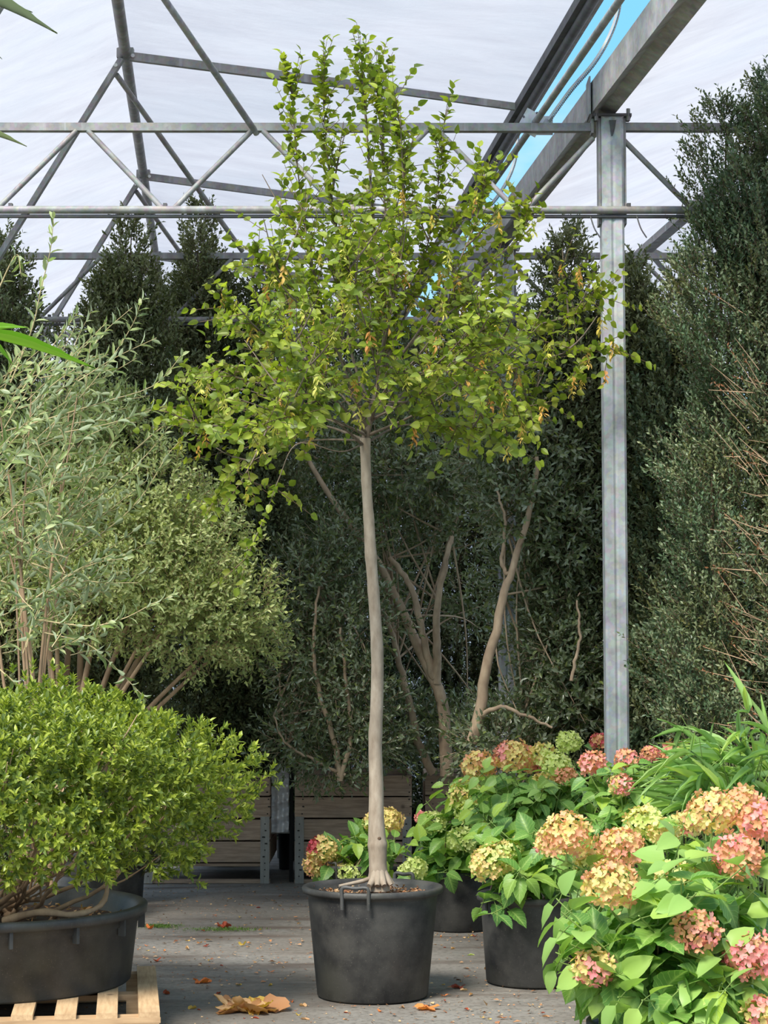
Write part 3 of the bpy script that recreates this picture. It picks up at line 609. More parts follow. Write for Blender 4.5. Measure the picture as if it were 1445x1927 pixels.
for dr, fo in ((.18, .25), (.05, .35), (.28, .15)):
    V, Fc, ve = ovate(6, dr, fo, w_tree, .03); tm.append(G().add(V, Fc).mesh('leaf', M_tree, True, {'vein': ve}))
leaf_parts(tree, tm, near)
V, Fc, ve = ovate(4, .15, .25, w_tree); g = G(); g.leaves((V[:, :], Fc), rest); part('foliage', g.mesh('foliage', M_tree, True), tree, kind='stuff')
g = G(); n = 14; t_ = np.linspace(0, 1, n); pos = np.stack([rng.normal(0, .006, n), rng.normal(0, .006, n), -t_ * .06], 1); X = unit(np.stack([rng.normal(0, .7, n), rng.normal(0, .7, n), -np.ones(n)], 1)); Z = rng.normal(0, 1, (n, 3)); Z = unit(Z - dot(Z, X) * X)
g.leaves(T_MID, [pos, X, Z, np.full(n, .026), np.full(n, .009)], 0); sm = g.mesh('seed_cluster', M_seed)
for s_ in seeds[:170]: part('seed_cluster', sm, tree, Matrix.Translation(s_) @ Matrix.Rotation(rng.random() * 6, 4, 'Z') @ Matrix.Scale(rng.uniform(.8, 1.4), 4))

# ---------------------------------------------------------------- pallet, tub and azalea
ang = -.14; PR = Matrix.Rotation(ang, 3, 'Z'); pc = np.array([-.887, 7.94, 0])  # front right corner
Rm = np.array(Matrix.Rotation(.14, 3, 'Z'))
Rm = np.array([[math.cos(.13), -math.sin(.13), 0], [math.sin(.13), math.cos(.13), 0], [0, 0, 1]])
def pl(x, y, z): return pc + Rm @ np.array([x, y, z])
t = thing('wooden_pallet', 'light wooden pallet on the ground under the wide grey tub', 'pallet', tuple(pc))
for k in range(10):
    g = G(); g.box((0, 0, 0), (.084, 1.2, .022)); part('slat', g.mesh('slat', M_pal, False), t, Matrix.Translation(pl(-.042 - k * .166 - rng.random() * .004, .6, .133)) @ Matrix.Rotation(.13, 4, 'Z'))
for y in (.045, .6, 1.155):
    g = G(); g.box((0, 0, 0), (1.6, .09, .022)); part('bearer_board', g.mesh('bearer_board', M_pal2, False), t, Matrix.Translation(pl(-.8, y, .111)) @ Matrix.Rotation(.13, 4, 'Z'))
    for x in (-.07, -.8, -1.53):
        g = G(); g.box((0, 0, 0), (.13, .088, .078)); part('block', g.mesh('block', M_pal2, False), t, Matrix.Translation(pl(x, y, .061)) @ Matrix.Rotation(.13, 4, 'Z'))
    g = G(); g.box((0, 0, 0), (1.6, .09, .02)); part('base_board', g.mesh('base_board', M_pal2, False), t, Matrix.Translation(pl(-.8, y, .011)) @ Matrix.Rotation(.13, 4, 'Z'))

AC = P(-28, 1700, 8.7); AX, AY = AC[0], 8.7; az0 = .144
az = thing('azalea_tub', 'wide bright green azalea mound in a low round grey black tub on the pallet', 'shrub', (AX, AY, az0))
R_, H_ = .703, AC[2] - .144
g = G(); b = .635
g.lathe([(0, 0), (b - .01, 0), (b, .01), (R_ - .04, H_ - .075), (R_ - .03, H_ - .07), (R_ - .028, H_ - .04), (R_, H_ - .038), (R_ + .003, H_ - .006), (R_ - .004, H_), (R_ - .03, H_), (R_ - .05, H_ - .02), (R_ - .065, H_ - .08), (0, H_ - .08)], (AX, AY, az0), 96)
part('tub', g.mesh('tub', M_tub), az)
for a in np.arange(-2.9, 3.2, .42):
    c = np.array([AX + (R_ - .022) * math.cos(a), AY + (R_ - .022) * math.sin(a), az0 + H_ - .068]); g = G(); g.box((0, 0, 0), (.03, .014, .075)); part('rib', g.mesh('rib', M_tub, False), az, Matrix.Translation(c) @ Matrix.Rotation(a, 4, 'Z'))
g = G(); g.lathe([(0, 0.02), (.3, .01), (.61, 0)], (AX, AY, az0 + H_ - .078), 32); so = part('soil', g.mesh('soil', M_soil), az)
g = G(); chips(g, (AX, AY), .6, az0 + H_ - .07, 500, .03); part('leaf_mould', g.mesh('leaf_mould', M_dry), so, kind='stuff')

gb = G(); tips = []
def lump(th, ph): return 1 + .07 * math.sin(3.1 * th + 1) + .06 * math.sin(5 * ph + 2 * th) + .04 * math.sin(9 * th + 4 * ph)
# mound surface shoots
n = 5300; u = unit(rng.normal(0, 1, (n * 3, 3)) + [0, -.35, .25]); u = u[u[:, 2] > -.62][:n]; n = len(u)
th = np.arctan2(u[:, 1], u[:, 0]); ph = np.arcsin(u[:, 2])
lm = 1 + .07 * np.sin(3.1 * th + 1) + .06 * np.sin(5 * ph + 2 * th) + .05 * np.sin(9 * th + 4 * ph) + .03 * np.sin(17 * th - 8 * ph)
dpt = 1 - .33 * rng.random(n) ** 1.7
ac = np.array([AX - .0, AY + .02, .93]); ax3 = np.array([1.09, .98, .50])
pos = ac + u * ax3 * (lm * dpt)[:, None]
nor = unit(u / ax3 + np.array([0, 0, .35]) + rng.normal(0, .28, (n, 3)))
Ls = rng.uniform(.03, .06, n)
lv = shoot_leaves(pos - nor * .03, nor, Ls, 10, .037, .0155, 1.2, .5, 'spiral', .15, .25)
for k in range(22):
    a = rng.uniform(-3.1, .4) if k < 17 else rng.uniform(.4, 3.1); rr = rng.uniform(.5, .98); el = rng.uniform(-.1, .6)
    e_ = ac + np.array([math.cos(a) * ax3[0] * rr, math.sin(a) * ax3[1] * rr, .47 * el]); s_ = np.array([AX + rng.normal(0, .1), AY + rng.normal(0, .1), az0 + H_ - .07]); mdl = (s_ * .55 + e_ * .45) + (0, 0, -.07)
    q = spl([s_, s_ * .85 + mdl * .15 + (0, 0, .03), mdl, e_], 14) + rng.normal(0, .006, (14, 3)); gb.tube(q, np.linspace(rng.uniform(.014, .024), .004, 14), 7)
    for _ in range(5):
        i = rng.integers(5, 13); d = unit(rng.normal(0, .5, 3) + unit(e_ - s_) + UP * .5); gb.tube(spl([q[i], q[i] + d * .12, q[i] + d * .3 + UP * .05], 5), np.linspace(.006, .002, 5), 5)
# the gnarled stem curling over the rim on the right
gb.tube(spl([(AX + .15, AY - .35, az0 + H_ - .03), (AX + .32, AY - .42, az0 + H_ + .015), (AX + .45, AY - .40, az0 + H_ - .0), (AX + .55, AY - .30, az0 + H_ + .03), (AX + .56, AY - .2, az0 + H_ + .12), (AX + .50, AY - .15, az0 + H_ + .2)], 18), np.linspace(.017, .008, 18) * (1 + .15 * np.sin(np.arange(18) * 1.9)), 8)
for a in (-1.9, -1.5, -1.15, -2.3, -2.6):
    s_ = np.array([AX + .2 * math.cos(a), AY + .3 * math.sin(a), az0 + H_ - .05]); q = spl([s_, s_ + (.1 * math.cos(a * 3), -.12, .015), s_ + (.25 * math.cos(a * 2), -.2, .06), s_ + (.33 * math.cos(a * 2), -.24, .2)], 12); gb.tube(q, np.linspace(.016, .007, 12), 7)
part('branches', gb.mesh('branches', M_stem), az)
near, rest = split_near(lv, 300)
V, Fc, ve = ovate(4, .12, .3, lambda s: math.sin(math.pi * s ** .95) ** .8 if 0 < s < 1 else .05); am = [G().add(V, Fc).mesh('leaf', M_azal)]
leaf_parts(az, am, near); g = G(); g.leaves(T_MID, rest); part('foliage', g.mesh('foliage', M_azal), az, kind='stuff')

# ---------------------------------------------------------------- hydrangeas
hm = []
for dr, fo in ((.25, .22), (.10, .35), (.42, .15), (.3, .3)):
    V, Fc, ve = ovate(9, dr, fo, w_hyd, .028); hm.append(G().add(V, Fc).mesh('leaf', M_hyd, True, {'vein': ve, 'su': ovate.su, 'sv': ovate.sv}))
def floret_mesh(m, cup):
    g = G(); vn = []
    for k in range(4):
        a = k * math.pi / 2 + rng.normal(0, .12); R = np.array([[math.cos(a), -math.sin(a), 0], [math.sin(a), math.cos(a), 0], [0, 0, 1]])
        V = np.array([[0, 0, 0], [.45, .42, cup * .35], [.95, .30, cup * .8], [1.08, 0, cup * .75], [.95, -.30, cup * .8], [.45, -.42, cup * .35], [.55, 0, cup * .22]]) @ R.T
        g.add(V, [[0, 6, 1], [1, 6, 2], [2, 6, 3], [3, 6, 4], [4, 6, 5], [5, 6, 0]])
        vn += [0, .75, 1, 1, 1, .75, .2]
    return g.mesh('floret', m, True, {'vein': vn})
FM = {k: [floret_mesh(m, c) for c in (.2, .55, .9)] for k, m in (('g', M_fg), ('y', M_fy), ('s', M_fs), ('p', M_fp), ('r', M_fr))}
def hydrangea(label, cx, cy, potr, poth, heads, fills, D, hide_pot=False, leafL=.13, zc=None, sc_head=1.0):
    t = thing('potted_hydrangea', label, 'hydrangea', (cx, cy, 0), group='potted hydrangeas')
    g = G(); g.lathe(pot_profile(potr, poth, .84, .02), (cx, cy, 0), 48); part('pot', g.mesh('pot', M_pot), t)
    g = G(); g.lathe([(0, .01), (potr - .04, 0)], (cx, cy, poth - .05), 24); part('soil', g.mesh('soil', M_soil), t)
    for a0 in (-2.6, .5):
        rr = potr - .002; A = np.array([cx + rr * math.cos(a0), cy + rr * math.sin(a0), poth - .03]); B = np.array([cx + rr * math.cos(a0 + .45), cy + rr * math.sin(a0 + .45), poth - .03])
        o = np.array([math.cos(a0 + .22), math.sin(a0 + .22), 0]) * .012; g = G(); g.tube(handle(A, B, o, .05), .007, 7); part('handle', g.mesh('handle', M_pot), t)
    gs = G(); gr_ = G(); lv = []
    base = np.array([cx, cy, poth - .05])
    def stem(tip, r=.006, leaves=3, L0=1.0, head=True):
        s_ = base + np.array([rng.normal(0, potr * .3), rng.normal(0, potr * .3), 0]); m = s_ * .5 + tip * .5; m[:2] = s_[:2] * .62 + tip[:2] * .38; m[2] = s_[2] * .5 + tip[2] * .5 + .04
        q = spl([s_, m, tip], 12); gr_.tube(q[:7], np.linspace(r * 1.1, r * .9, 7), 6); gs.tube(q[6:], np.linspace(r * .9, r * .6, 6), 6)
        for k in range(leaves):
            f = 1 - (.13 if head else .03) - k * .16; i = f * 11; a = int(i); p0 = q[a] + (q[a + 1] - q[a]) * (i - a); td = unit(q[a + 1] - q[a]); ph0 = k * 1.57 + rng.random() * 1.2
            e1 = unit(np.cross(td, [.1, .2, 1.])) if abs(td[2]) < .95 else np.array([1., 0, 0]); e2 = np.cross(td, e1)
            for sgn in (0, math.pi):
                rad = e1 * math.cos(ph0 + sgn) + e2 * math.sin(ph0 + sgn); X = unit(rad * 1.0 + td * rng.uniform(.0, .35) + UP * rng.uniform(-.45, .25)); Z = UP + rng.normal(0, .3, 3) - np.array([0, .35, 0]); Z = unit(Z - (Z @ X) * X)
                l = leafL * L0 * ((.72 if head else .62) + .17 * k) * rng.uniform(.8, 1.2); st = p0 + X * .03; gs.twigs([p0], [st], .0025, .0018); lv.append([st[None], X[None], Z[None], np.array([l]), np.array([l * rng.uniform(.62, .78)])])
    for (px, py, rpx, pal, dd) in heads:
        Dh = D + dd; c = P(px, py, Dh); r = rpx / F * Dh * sc_head; stem(c + (0, 0, -r * .9), .006, 3)
        g = G(); q0 = c + (0, 0, -r * .95); g.tube([q0, c + (0, 0, -r * .3)], [.005, .003], 6)
        for _ in range(9):
            d = unit(rng.normal(0, 1, 3) + UP * .3); g.twigs([c + (0, 0, -r * .4)], [c + d * r * .7], .002, .0012)
        hd = part('flower_head', g.mesh('flower_head', M_grn), t)
        big = Dh < 9; fs = (.0165 if Dh < 7 else .0170) if big else min(.019, r * .26); nf = int(min(150 if big else 130, max(40, 4.2 * (r / fs) ** 2)))
        kk = np.arange(nf) + .5; phi = np.arccos(1 - 1.78 * kk / nf); thh = kk * 2.39996 + rng.random() * 6
        arr = {}
        for j in range(nf):
            d = np.array([math.cos(thh[j]) * math.sin(phi[j]), math.sin(thh[j]) * math.sin(phi[j]), math.cos(phi[j])]); rj = r * rng.uniform(.78, 1.03) * (1 + .07 * math.sin(3 * thh[j] + px)); pz = c + d * rj * np.array([1, 1, .88])
            Zf = unit(d + rng.normal(0, .33, 3)); Xf = rng.normal(0, 1, 3); Xf = unit(Xf - (Xf @ Zf) * Zf); s_ = fs * rng.uniform(.75, 1.2)
            w_ = rng.random() + .22 * math.sin(thh[j] * 1.0 + px)
            ch = pal[0] if (len(pal) == 1 or w_ < .62) else pal[1]
            if len(pal) == 3 and (d[0] < -.45 and d[2] > -.1): ch = pal[2]
            if big: part('floret', FM[ch][j % 3], hd, mat4(pz, Xf, Zf, s_, s_))
            else: arr.setdefault(ch, []).append((pz, Xf, Zf, s_))
        for ch, L_ in arr.items():
            me0 = FM[ch][1]; tv = np.array([v.co[:] for v in me0.vertices]); tf = np.array([p_.vertices[:] for p_ in me0.polygons]); vn = np.array([a.value for a in me0.attributes['vein'].data])
            g = G(); g.leaves((tv, tf), [np.array([q_[0] for q_ in L_]), np.array([q_[1] for q_ in L_]), np.array([q_[2] for q_ in L_]), np.array([q_[3] for q_ in L_]), np.array([q_[3] for q_ in L_])])
            part('florets', g.mesh('florets', me0.materials[0], True, {'vein': np.tile(vn, len(L_))}), hd, kind='stuff')
    for (px, py, dd) in fills: stem(P(px, py, D + dd), .004, 3, 1.0, False)
    part('stems', gr_.mesh('stems', M_stem), t); part('shoots', gs.mesh('shoots', M_grn), t)
    lv = cat_lv(lv); near, rest = split_near(lv, min(290, len(lv[0]))); leaf_parts(t, hm, near)
    if len(rest[0]):
        V, Fc, ve = ovate(5, .25, .2, w_hyd); g = G(); g.leaves((V, Fc), rest); part('foliage', g.mesh('foliage', M_hyd), t, kind='stuff')
    print(label[:30], len(lv[0])); return t
def rf(n, x0, x1, y0, y1, d0, d1): return [(rng.uniform(x0, x1), rng.uniform(y0, y1), rng.uniform(d0, d1)) for _ in range(n)]
c = P(1262, 1925, 6.45)
hydrangea('largest hydrangea at the right front corner with pink and salmon flower heads', c[0], 6.45, .27, c[2] + .01,
    [(1117, 1822, 38, 'yp', -.25), (1150, 1668, 50, 'ys', -.2), (1311, 1755, 42, 'ps', -.3), (1415, 1802, 52, 'ps', -.25), (1272, 1658, 42, 'gy', 0), (1388, 1612, 46, 'sp', 0), (1338, 1532, 46, 'ys', .15), (1395, 1520, 42, 'sy', .3), (1435, 1548, 44, 'sp', .1), (1436, 1905, 34, 'yp', -.3), (1160, 1745, 26, 'gy', .1)],
    rf(18, 1040, 1180, 1650, 1850, -.3, .2) + rf(34, 1180, 1450, 1600, 1900, -.35, .3) + rf(16, 1110, 1440, 1830, 1930, -.4, -.1) + rf(6, 1250, 1440, 1540, 1640, 0, .4) + rf(5, 1045, 1100, 1740, 1800, -.2, .1), 6.45, leafL=.155)
c = P(1300, 1800, 7.95)
hydrangea('hydrangea behind the front one with yellow green and orange pink heads, below the bamboo', c[0], 7.95, .27, .40,
    [(1065, 1575, 48, 'ys', -.2), (1168, 1595, 44, 'sy', -.2), (1212, 1548, 36, 'gy', .1), (1252, 1565, 28, 'yg', 0), (1110, 1630, 30, 'yg', -.1), (1032, 1585, 26, 'yp', 0), (1290, 1552, 26, 'yp', .1)],
    rf(16, 1020, 1200, 1600, 1720, -.3, .3) + rf(14, 1200, 1440, 1540, 1680, -.3, .3), 7.8, leafL=.125)
c = P(1003, 1830, 9.62)
hydrangea('hydrangea in a black pot right of the potted tree with pale yellow green heads', c[0], 9.6, .27, .42,
    [(925, 1625, 40, 'yg', -.1), (960, 1600, 24, 'gy', 0), (1000, 1640, 26, 'yg', .1)],
    rf(18, 890, 1100, 1570, 1690, -.35, .2) + rf(8, 900, 1020, 1540, 1620, -.1, .3) + [(905, 1700, -.1), (925, 1720, -.2)], 9.4, leafL=.135)
hydrangea('hydrangea in front of the tall steel post with rose and salmon heads', P(1205, 1400, 9.3)[0], 9.35, .25, .40,
    [(1115, 1437, 26, 'sp', -.1), (1178, 1430, 22, 'sp', -.15), (1168, 1478, 23, 'py', -.3), (1222, 1420, 18, 'ps', .1), (1268, 1417, 24, 'sp', .1)],
    rf(34, 1080, 1290, 1440, 1560, -.35, .3) + rf(12, 1080, 1290, 1430, 1470, -.3, .1), 9.4, leafL=.12)
hydrangea('hydrangea left of the tall steel post with yellow, pink and lime heads', P(1000, 1400, 10.8)[0], 10.8, .22, .38,
    [(968, 1425, 36, 'ysp', .1), (900, 1442, 32, 'ys', .1), (1048, 1443, 30, 'g', 0), (1070, 1397, 23, 'g', .1), (1020, 1420, 24, 'yg', .1), (1022, 1475, 22, 'y', -.1), (1065, 1462, 20, 's', -.1), (1000, 1440, 18, 'p', .2), (1000, 1490, 14, 'y', -.1)],
    rf(44, 890, 1110, 1450, 1580, -.35, .2) + rf(8, 890, 1100, 1440, 1470, -.2, .1), 10.7, leafL=.13)
hydrangea('hydrangea with a single dark rose head just left of the steel post, behind the others', P(1128, 1400, 10.75)[0], 10.75, .2, .36,
    [(1127, 1396, 17, 'rs', 0)], rf(6, 1060, 1130, 1410, 1470, -.2, .2), 10.75, leafL=.1)
hydrangea('hydrangea with lime green heads behind the right rim of the tree pot', P(862, 1700, 11.5)[0], 11.5, .23, .34,
    [(876, 1498, 33, 'gy', 0), (884, 1532, 27, 'g', -.05), (950, 1520, 30, 'yg', -.1), (938, 1552, 28, 'y', -.1), (815, 1550, 24, 'g', 0), (872, 1582, 27, 'g', -.2), (782, 1633, 22, 'g', -.2), (793, 1538, 13, 'p', .1), (765, 1640, 16, 'g', 0)],
    rf(18, 770, 960, 1470, 1620, -.3, .25) + rf(8, 760, 900, 1580, 1680, -.3, .1), 11.4, leafL=.14)
hydrangea('small hydrangea behind the left rim of the tree pot, yellow head edged red', P(668, 1680, 12.2)[0], 12.2, .2, .3,
    [(610, 1600, 31, 'yyr', 0), (600, 1628, 28, 'ys', .05), (732, 1546, 27, 'y', .1), (705, 1548, 22, 'yg', .15), (656, 1645, 20, 'g', -.1), (640, 1638, 16, 'yg', 0)],
    rf(16, 640, 760, 1560, 1650, -.2, .2), 12.1, leafL=.14)

# ---------------------------------------------------------------- bamboo
def w_bam(s): return (math.sin(math.pi * min(1, s ** .55)) ** .9) if 0 < s < 1 else .03
bm = []
for dr in (.1, .3, .5):
    V, Fc, ve = ovate(7, dr, .25, w_bam); bm.append(G().add(V, Fc).mesh('leaf', M_bam))
BX = P(1430, 1500, 8.35)[0]
bam = thing('potted_bamboo', 'leafy green bamboo clump at the right edge above the hydrangeas', 'bamboo', (BX, 8.5, 0))
g = G(); g.lathe(pot_profile(.2, .3, .85, .02), (BX, 8.5, 0), 40); part('pot', g.mesh('pot', M_pot), bam)
g = G(); g.lathe([(0, .01), (.16, 0)], (BX, 8.5, .25), 24); part('soil', g.mesh('soil', M_soil), bam)
lv = []; gc = G(); gtw = G()
for k in range(26):
    tip = P(rng.uniform(1275, 1510), rng.uniform(1335, 1520), 8.35 + rng.uniform(-.3, .3)); s_ = np.array([BX + rng.normal(0, .06), 8.5 + rng.normal(0, .05), .26])
    q = spl([s_, s_ * .5 + tip * .5 + (0, 0, .15), tip], 12); gc.tube(q, np.linspace(.005, .0015, 12), 6)
    for _ in range(4):
        i = rng.integers(6, 11); d = unit(rng.normal(0, .7, 3) + unit(q[i] - q[i - 1]) * .6 + np.array([-.25, -.2, .15])); l = rng.uniform(.04, .12); e_ = q[i] + d * l; gtw.twigs([q[i]], [e_], .0014, .001)
        for j in range(3):
            X = unit(d + rng.normal(0, .42, 3) + np.array([-.35, -.1, -.05])); Z = UP + rng.normal(0, .3, 3); Z = unit(Z - (Z @ X) * X); ll = rng.uniform(.13, .25)
            lv.append([e_[None], X[None], Z[None], np.array([ll]), np.array([ll * rng.uniform(.085, .125)])])
part('canes', gc.mesh('canes', M_grn), bam); part('twigs', gtw.mesh('twigs', M_grn), bam)
lv = cat_lv(lv); near, rest = split_near(lv, 300); leaf_parts(bam, bm, near); print('bamboo', len(lv[0]))
if len(rest[0]): g = G(); g.leaves((bm and (ovate(5, .3, .2, w_bam)[0], ovate(5, .3, .2, w_bam)[1])), rest); part('foliage', g.mesh('foliage', M_bam), bam, kind='stuff')

bmf = [G().add(*ovate(9, dr, .25, w_bam)[:2]).mesh('leaf', M_bamf) for dr in (.08, .2)]
fx = P(-70, 640, 2.3)[0]; fb = thing('bamboo_cane', 'bright green bamboo leaves reaching in close to the camera at the upper left edge', 'bamboo', (fx, 2.3, 0))
g = G(); q = spl([(fx - .05, 2.35, 0), (fx - .02, 2.32, 1.1), (fx, 2.3, 1.85), (fx + .01, 2.3, 2.25)], 24); g.tube(q, np.linspace(.006, .002, 24), 8); part('cane', g.mesh('cane', M_grn), fb)
bm_silhouette = G().add(*ovate(9, .08, .25, w_bam)[:2]).mesh('leaf', M_dark)  # silhouette shade put into the leaf colour, for the upper leaves only
def fl(a, b, D, wd, roll=0, m=0):
    A = P(*a, D); B = P(*b, D); X = B - A; l = np.linalg.norm(X); X = X / l; Z = np.array([0, -.75, .65]) if not roll else np.array([.1, -.25, .95]); Z = unit(Z - (Z @ X) * X)
    part('leaf', bmf[m] if not roll else bm_silhouette, fb, mat4(A, X, Z, l, wd))
gt2 = G()
for a, b, D, wd, roll in (((-25, 634), (180, 682), 2.3, .008, 0), ((-30, 622), (52, 612), 2.3, .010, 0), ((-25, 636), (26, 684), 2.32, .008, 0), ((-60, -10), (112, 50), 2.6, .0045, 1), ((-60, 0), (62, 14), 2.65, .004, 1), ((-50, 245), (52, 268), 2.6, .004, 1), ((-40, 80), (6, 108), 2.6, .004, 1)):
    fl(a, b, D, wd, roll); gt2.twigs([P(*a, D)], [q[23] if a[1] < 300 else q[20]], .0015, .001)
part('twigs', gt2.mesh('twigs', M_grn), fb)

# ---------------------------------------------------------------- tall narrow-leaved shrub on the left
SX, SY = P(60, 1300, 10.2)[0], 10.25
ol = thing('narrow_leaved_shrub', 'tall airy shrub with long narrow grey green leaves at the left edge', 'shrub', (SX, SY, 0))
g = G(); g.lathe(pot_profile(.3, .4, .85, .02), (SX, SY, 0), 40); part('pot', g.mesh('pot', M_pot), ol)
g = G(); g.lathe([(0, .01), (.25, 0)], (SX, SY, .35), 24); part('soil', g.mesh('soil', M_soil), ol)
hero = [[(0, 910), (60, 835), (140, 760), (205, 680), (250, 610), (268, 560)], [(-20, 820), (100, 785), (200, 755), (290, 725), (345, 665)], [(40, 1030), (150, 960), (230, 900), (290, 840), (322, 795)],
        [(110, 1055), (210, 990), (270, 930), (320, 850), (372, 800)], [(60, 1060), (165, 1093), (268, 1097)], [(60, 1165), (165, 1178), (230, 1165), (290, 1135), (327, 1120)],
        [(80, 1190), (160, 1210), (205, 1245), (250, 1290), (277, 1318)], [(20, 720), (60, 620), (78, 540), (95, 470), (101, 405)], [(10, 780), (100, 650), (145, 590)], [(130, 960), (195, 860), (225, 810), (250, 780)],
        [(0, 1260), (40, 1300), (85, 1385)], [(150, 800), (165, 700), (172, 620)], [(0, 980), (90, 900), (180, 880)], [(-10, 1090), (70, 1110), (150, 1100)], [(-10, 560), (30, 480), (55, 430)][:2] + [(40, 520)],
        [(250, 850), (310, 800), (365, 770)], [(60, 1130), (120, 1090), (180, 1060), (240, 1050)]]
gs = G(); gm = G(); lv = []
def olive_shoot(q, r0=.0045):
    gs.tube(q, np.linspace(r0, .0014, len(q)), 6); Lq = np.linalg.norm(np.diff(q, axis=0), axis=1).sum(); nn = int(Lq / .058)
    for k in range(nn):
        f = .08 + .92 * (k + .5) / nn; i = f * (len(q) - 1); a = min(int(i), len(q) - 2); p0 = q[a] + (q[a + 1] - q[a]) * (i - a); td = unit(q[a + 1] - q[a])
        lv.append(shoot_leaves(p0[None], td[None], np.array([.001]), 2, .084 * (1 - .35 * f ** 4), .023, .75, .75, 'opp', .2, .5))
for h in hero:
    d0 = rng.uniform(-.45, .0); q = spl([P(x, y, SY + d0 - .05 * k) for k, (x, y) in enumerate(h)], 16); olive_shoot(q)
for k in range(215):
    s_ = P(rng.uniform(-160, 150), rng.uniform(700, 1240), SY + rng.uniform(-.5, .4)); a = rng.uniform(.1, 1.35); l = rng.uniform(.2, .55)
    dirv = np.array([math.cos(a) * rng.choice([1, 1, 1, -.6]), rng.normal(0, .4), math.sin(a)]); dirv = unit(dirv); q = spl([s_, s_ + dirv * l * .5, s_ + dirv * l + np.array([.03, 0, rng.uniform(-.06, .06)])], 8); olive_shoot(q, .003)
b0 = np.array([SX, SY, .36])
for k in range(9):
    tip = P(rng.uniform(-60, 170), rng.uniform(640, 1050), SY + rng.uniform(-.4, .4)); m = b0 * .45 + tip * .55; m[0] = b0[0] * .75 + tip[0] * .25
    q = spl([b0 + rng.normal(0, .04, 3) * [1, 1, 0], m + rng.normal(0, .04, 3), tip], 18); gm.tube(q, np.linspace(rng.uniform(.010, .016), .003, 18), 7)
part('branches', gm.mesh('branches', M_stem), ol); part('shoots', gs.mesh('shoots', M_tan), ol)
lv = cat_lv(lv); near, rest = split_near(lv, 300); V, Fc, ve = ovate(5, .15, .3, lambda s: math.sin(math.pi * s) ** .8 if 0 < s < 1 else .03)
leaf_parts(ol, [G().add(V, Fc).mesh('leaf', M_olive)], near); g = G(); g.leaves(T_MID, rest); part('foliage', g.mesh('foliage', M_olive), ol, kind='stuff'); print('olive', len(lv[0]))

# ---------------------------------------------------------------- lobed shrubs
def lobed(lobes, n, depth=.4, upb=.25, front=.4):
    """shoot roots and directions over a union of ellipsoids (cx,cy,cz,rx,ry,rz)"""
    lb = np.array(lobes); A = lb[:, 3] * lb[:, 5]; idx = rng.choice(len(lb), n, p=A / A.sum()); l = lb[idx]
    u = unit(rng.normal(0, 1, (n, 3)) + [0, -front, .1]); f = 1 - depth * rng.random(n) ** 1.5; f *= 1 + .10 * np.sin(7 * u[:, 0] + 5 * u[:, 2] + idx)
    p = l[:, :3] + u * l[:, 3:6] * f[:, None]; d = unit(u / l[:, 3:6] * l[:, 3:4] + UP * upb + rng.normal(0, .35, (n, 3))); return p, d
def pxlobes(ls, D, ry=.7):
    o = []
    for (px, py, rx, rz, dd) in ls: c = P(px, py, D + dd); s = D / F; o.append((*c, rx * s, min(ry, rx * s), rz * s))
    return o
def trunkset(gm, paths, D):
    D = D - .3
    for pts, r0, r1 in paths:
        q = spl([P(x, y, D + (d_[0] if d_ else 0)) for x, y, *d_ in pts], 24) + rng.normal(0, .004, (24, 3)); gm.tube(q, np.linspace(r0 * 1.2, r1 * 1.3, 24), 9)
# mid-left pale shrub
D = 11.9; c = P(120, 1300, D)
sh = thing('rounded_shrub', 'broad pale green small leaved shrub behind the azalea mound', 'shrub', (c[0], D, 0))
g = G(); g.lathe(pot_profile(.32, .42, .85, .02), (c[0], D, 0), 40); part('pot', g.mesh('pot', M_pot), sh)
g = G(); g.lathe([(0, .01), (.27, 0)], (c[0], D, .37), 24); part('soil', g.mesh('soil', M_soil), sh)
lob = pxlobes([(60, 900, 150, 120, .2), (150, 830, 130, 90, .2), (270, 960, 140, 110, 0), (130, 1010, 170, 130, 0), (330, 1060, 140, 110, -.1), (440, 1150, 95, 90, -.1), (360, 1170, 120, 90, -.2), (230, 1110, 140, 100, -.2), (470, 1215, 60, 45, 0), (400, 1000, 80, 60, .1), (210, 780, 70, 50, .3), (60, 1130, 110, 80, 0)], D)
p, d = lobed(lob, 5200); lv = shoot_leaves(p, d, rng.uniform(.06, .12, len(p)), 8, .036, .016, 1.05, .6, 'opp', .2, .1); near, rest = split_near(lv, 250)
mi = [G().add(*ovate(4, .15, .3, lambda s: math.sin(math.pi * s) ** .75 if 0 < s < 1 else .03)[:2]).mesh('leaf', M_osm)]
leaf_parts(sh, mi, near); g = G(); g.leaves(T_MID, rest); part('foliage', g.mesh('foliage', M_osm), sh, kind='stuff')
gm = G(); gm.twigs(p, p + d * .09, .0018, .001); b = np.array([c[0], D, .38])
for lb in lob:
    for _ in range(1): e_ = np.array(lb[:3]) + rng.normal(0, .1, 3); m = b * .5 + e_ * .5; m[0] = b[0] * .65 + e_[0] * .35; gm.tube(spl([b + rng.normal(0, .07, 3) * [1, 1, 0], m, e_], 14), np.linspace(.030, .006, 14), 7)
part('branches', gm.mesh('branches', M_stem), sh)

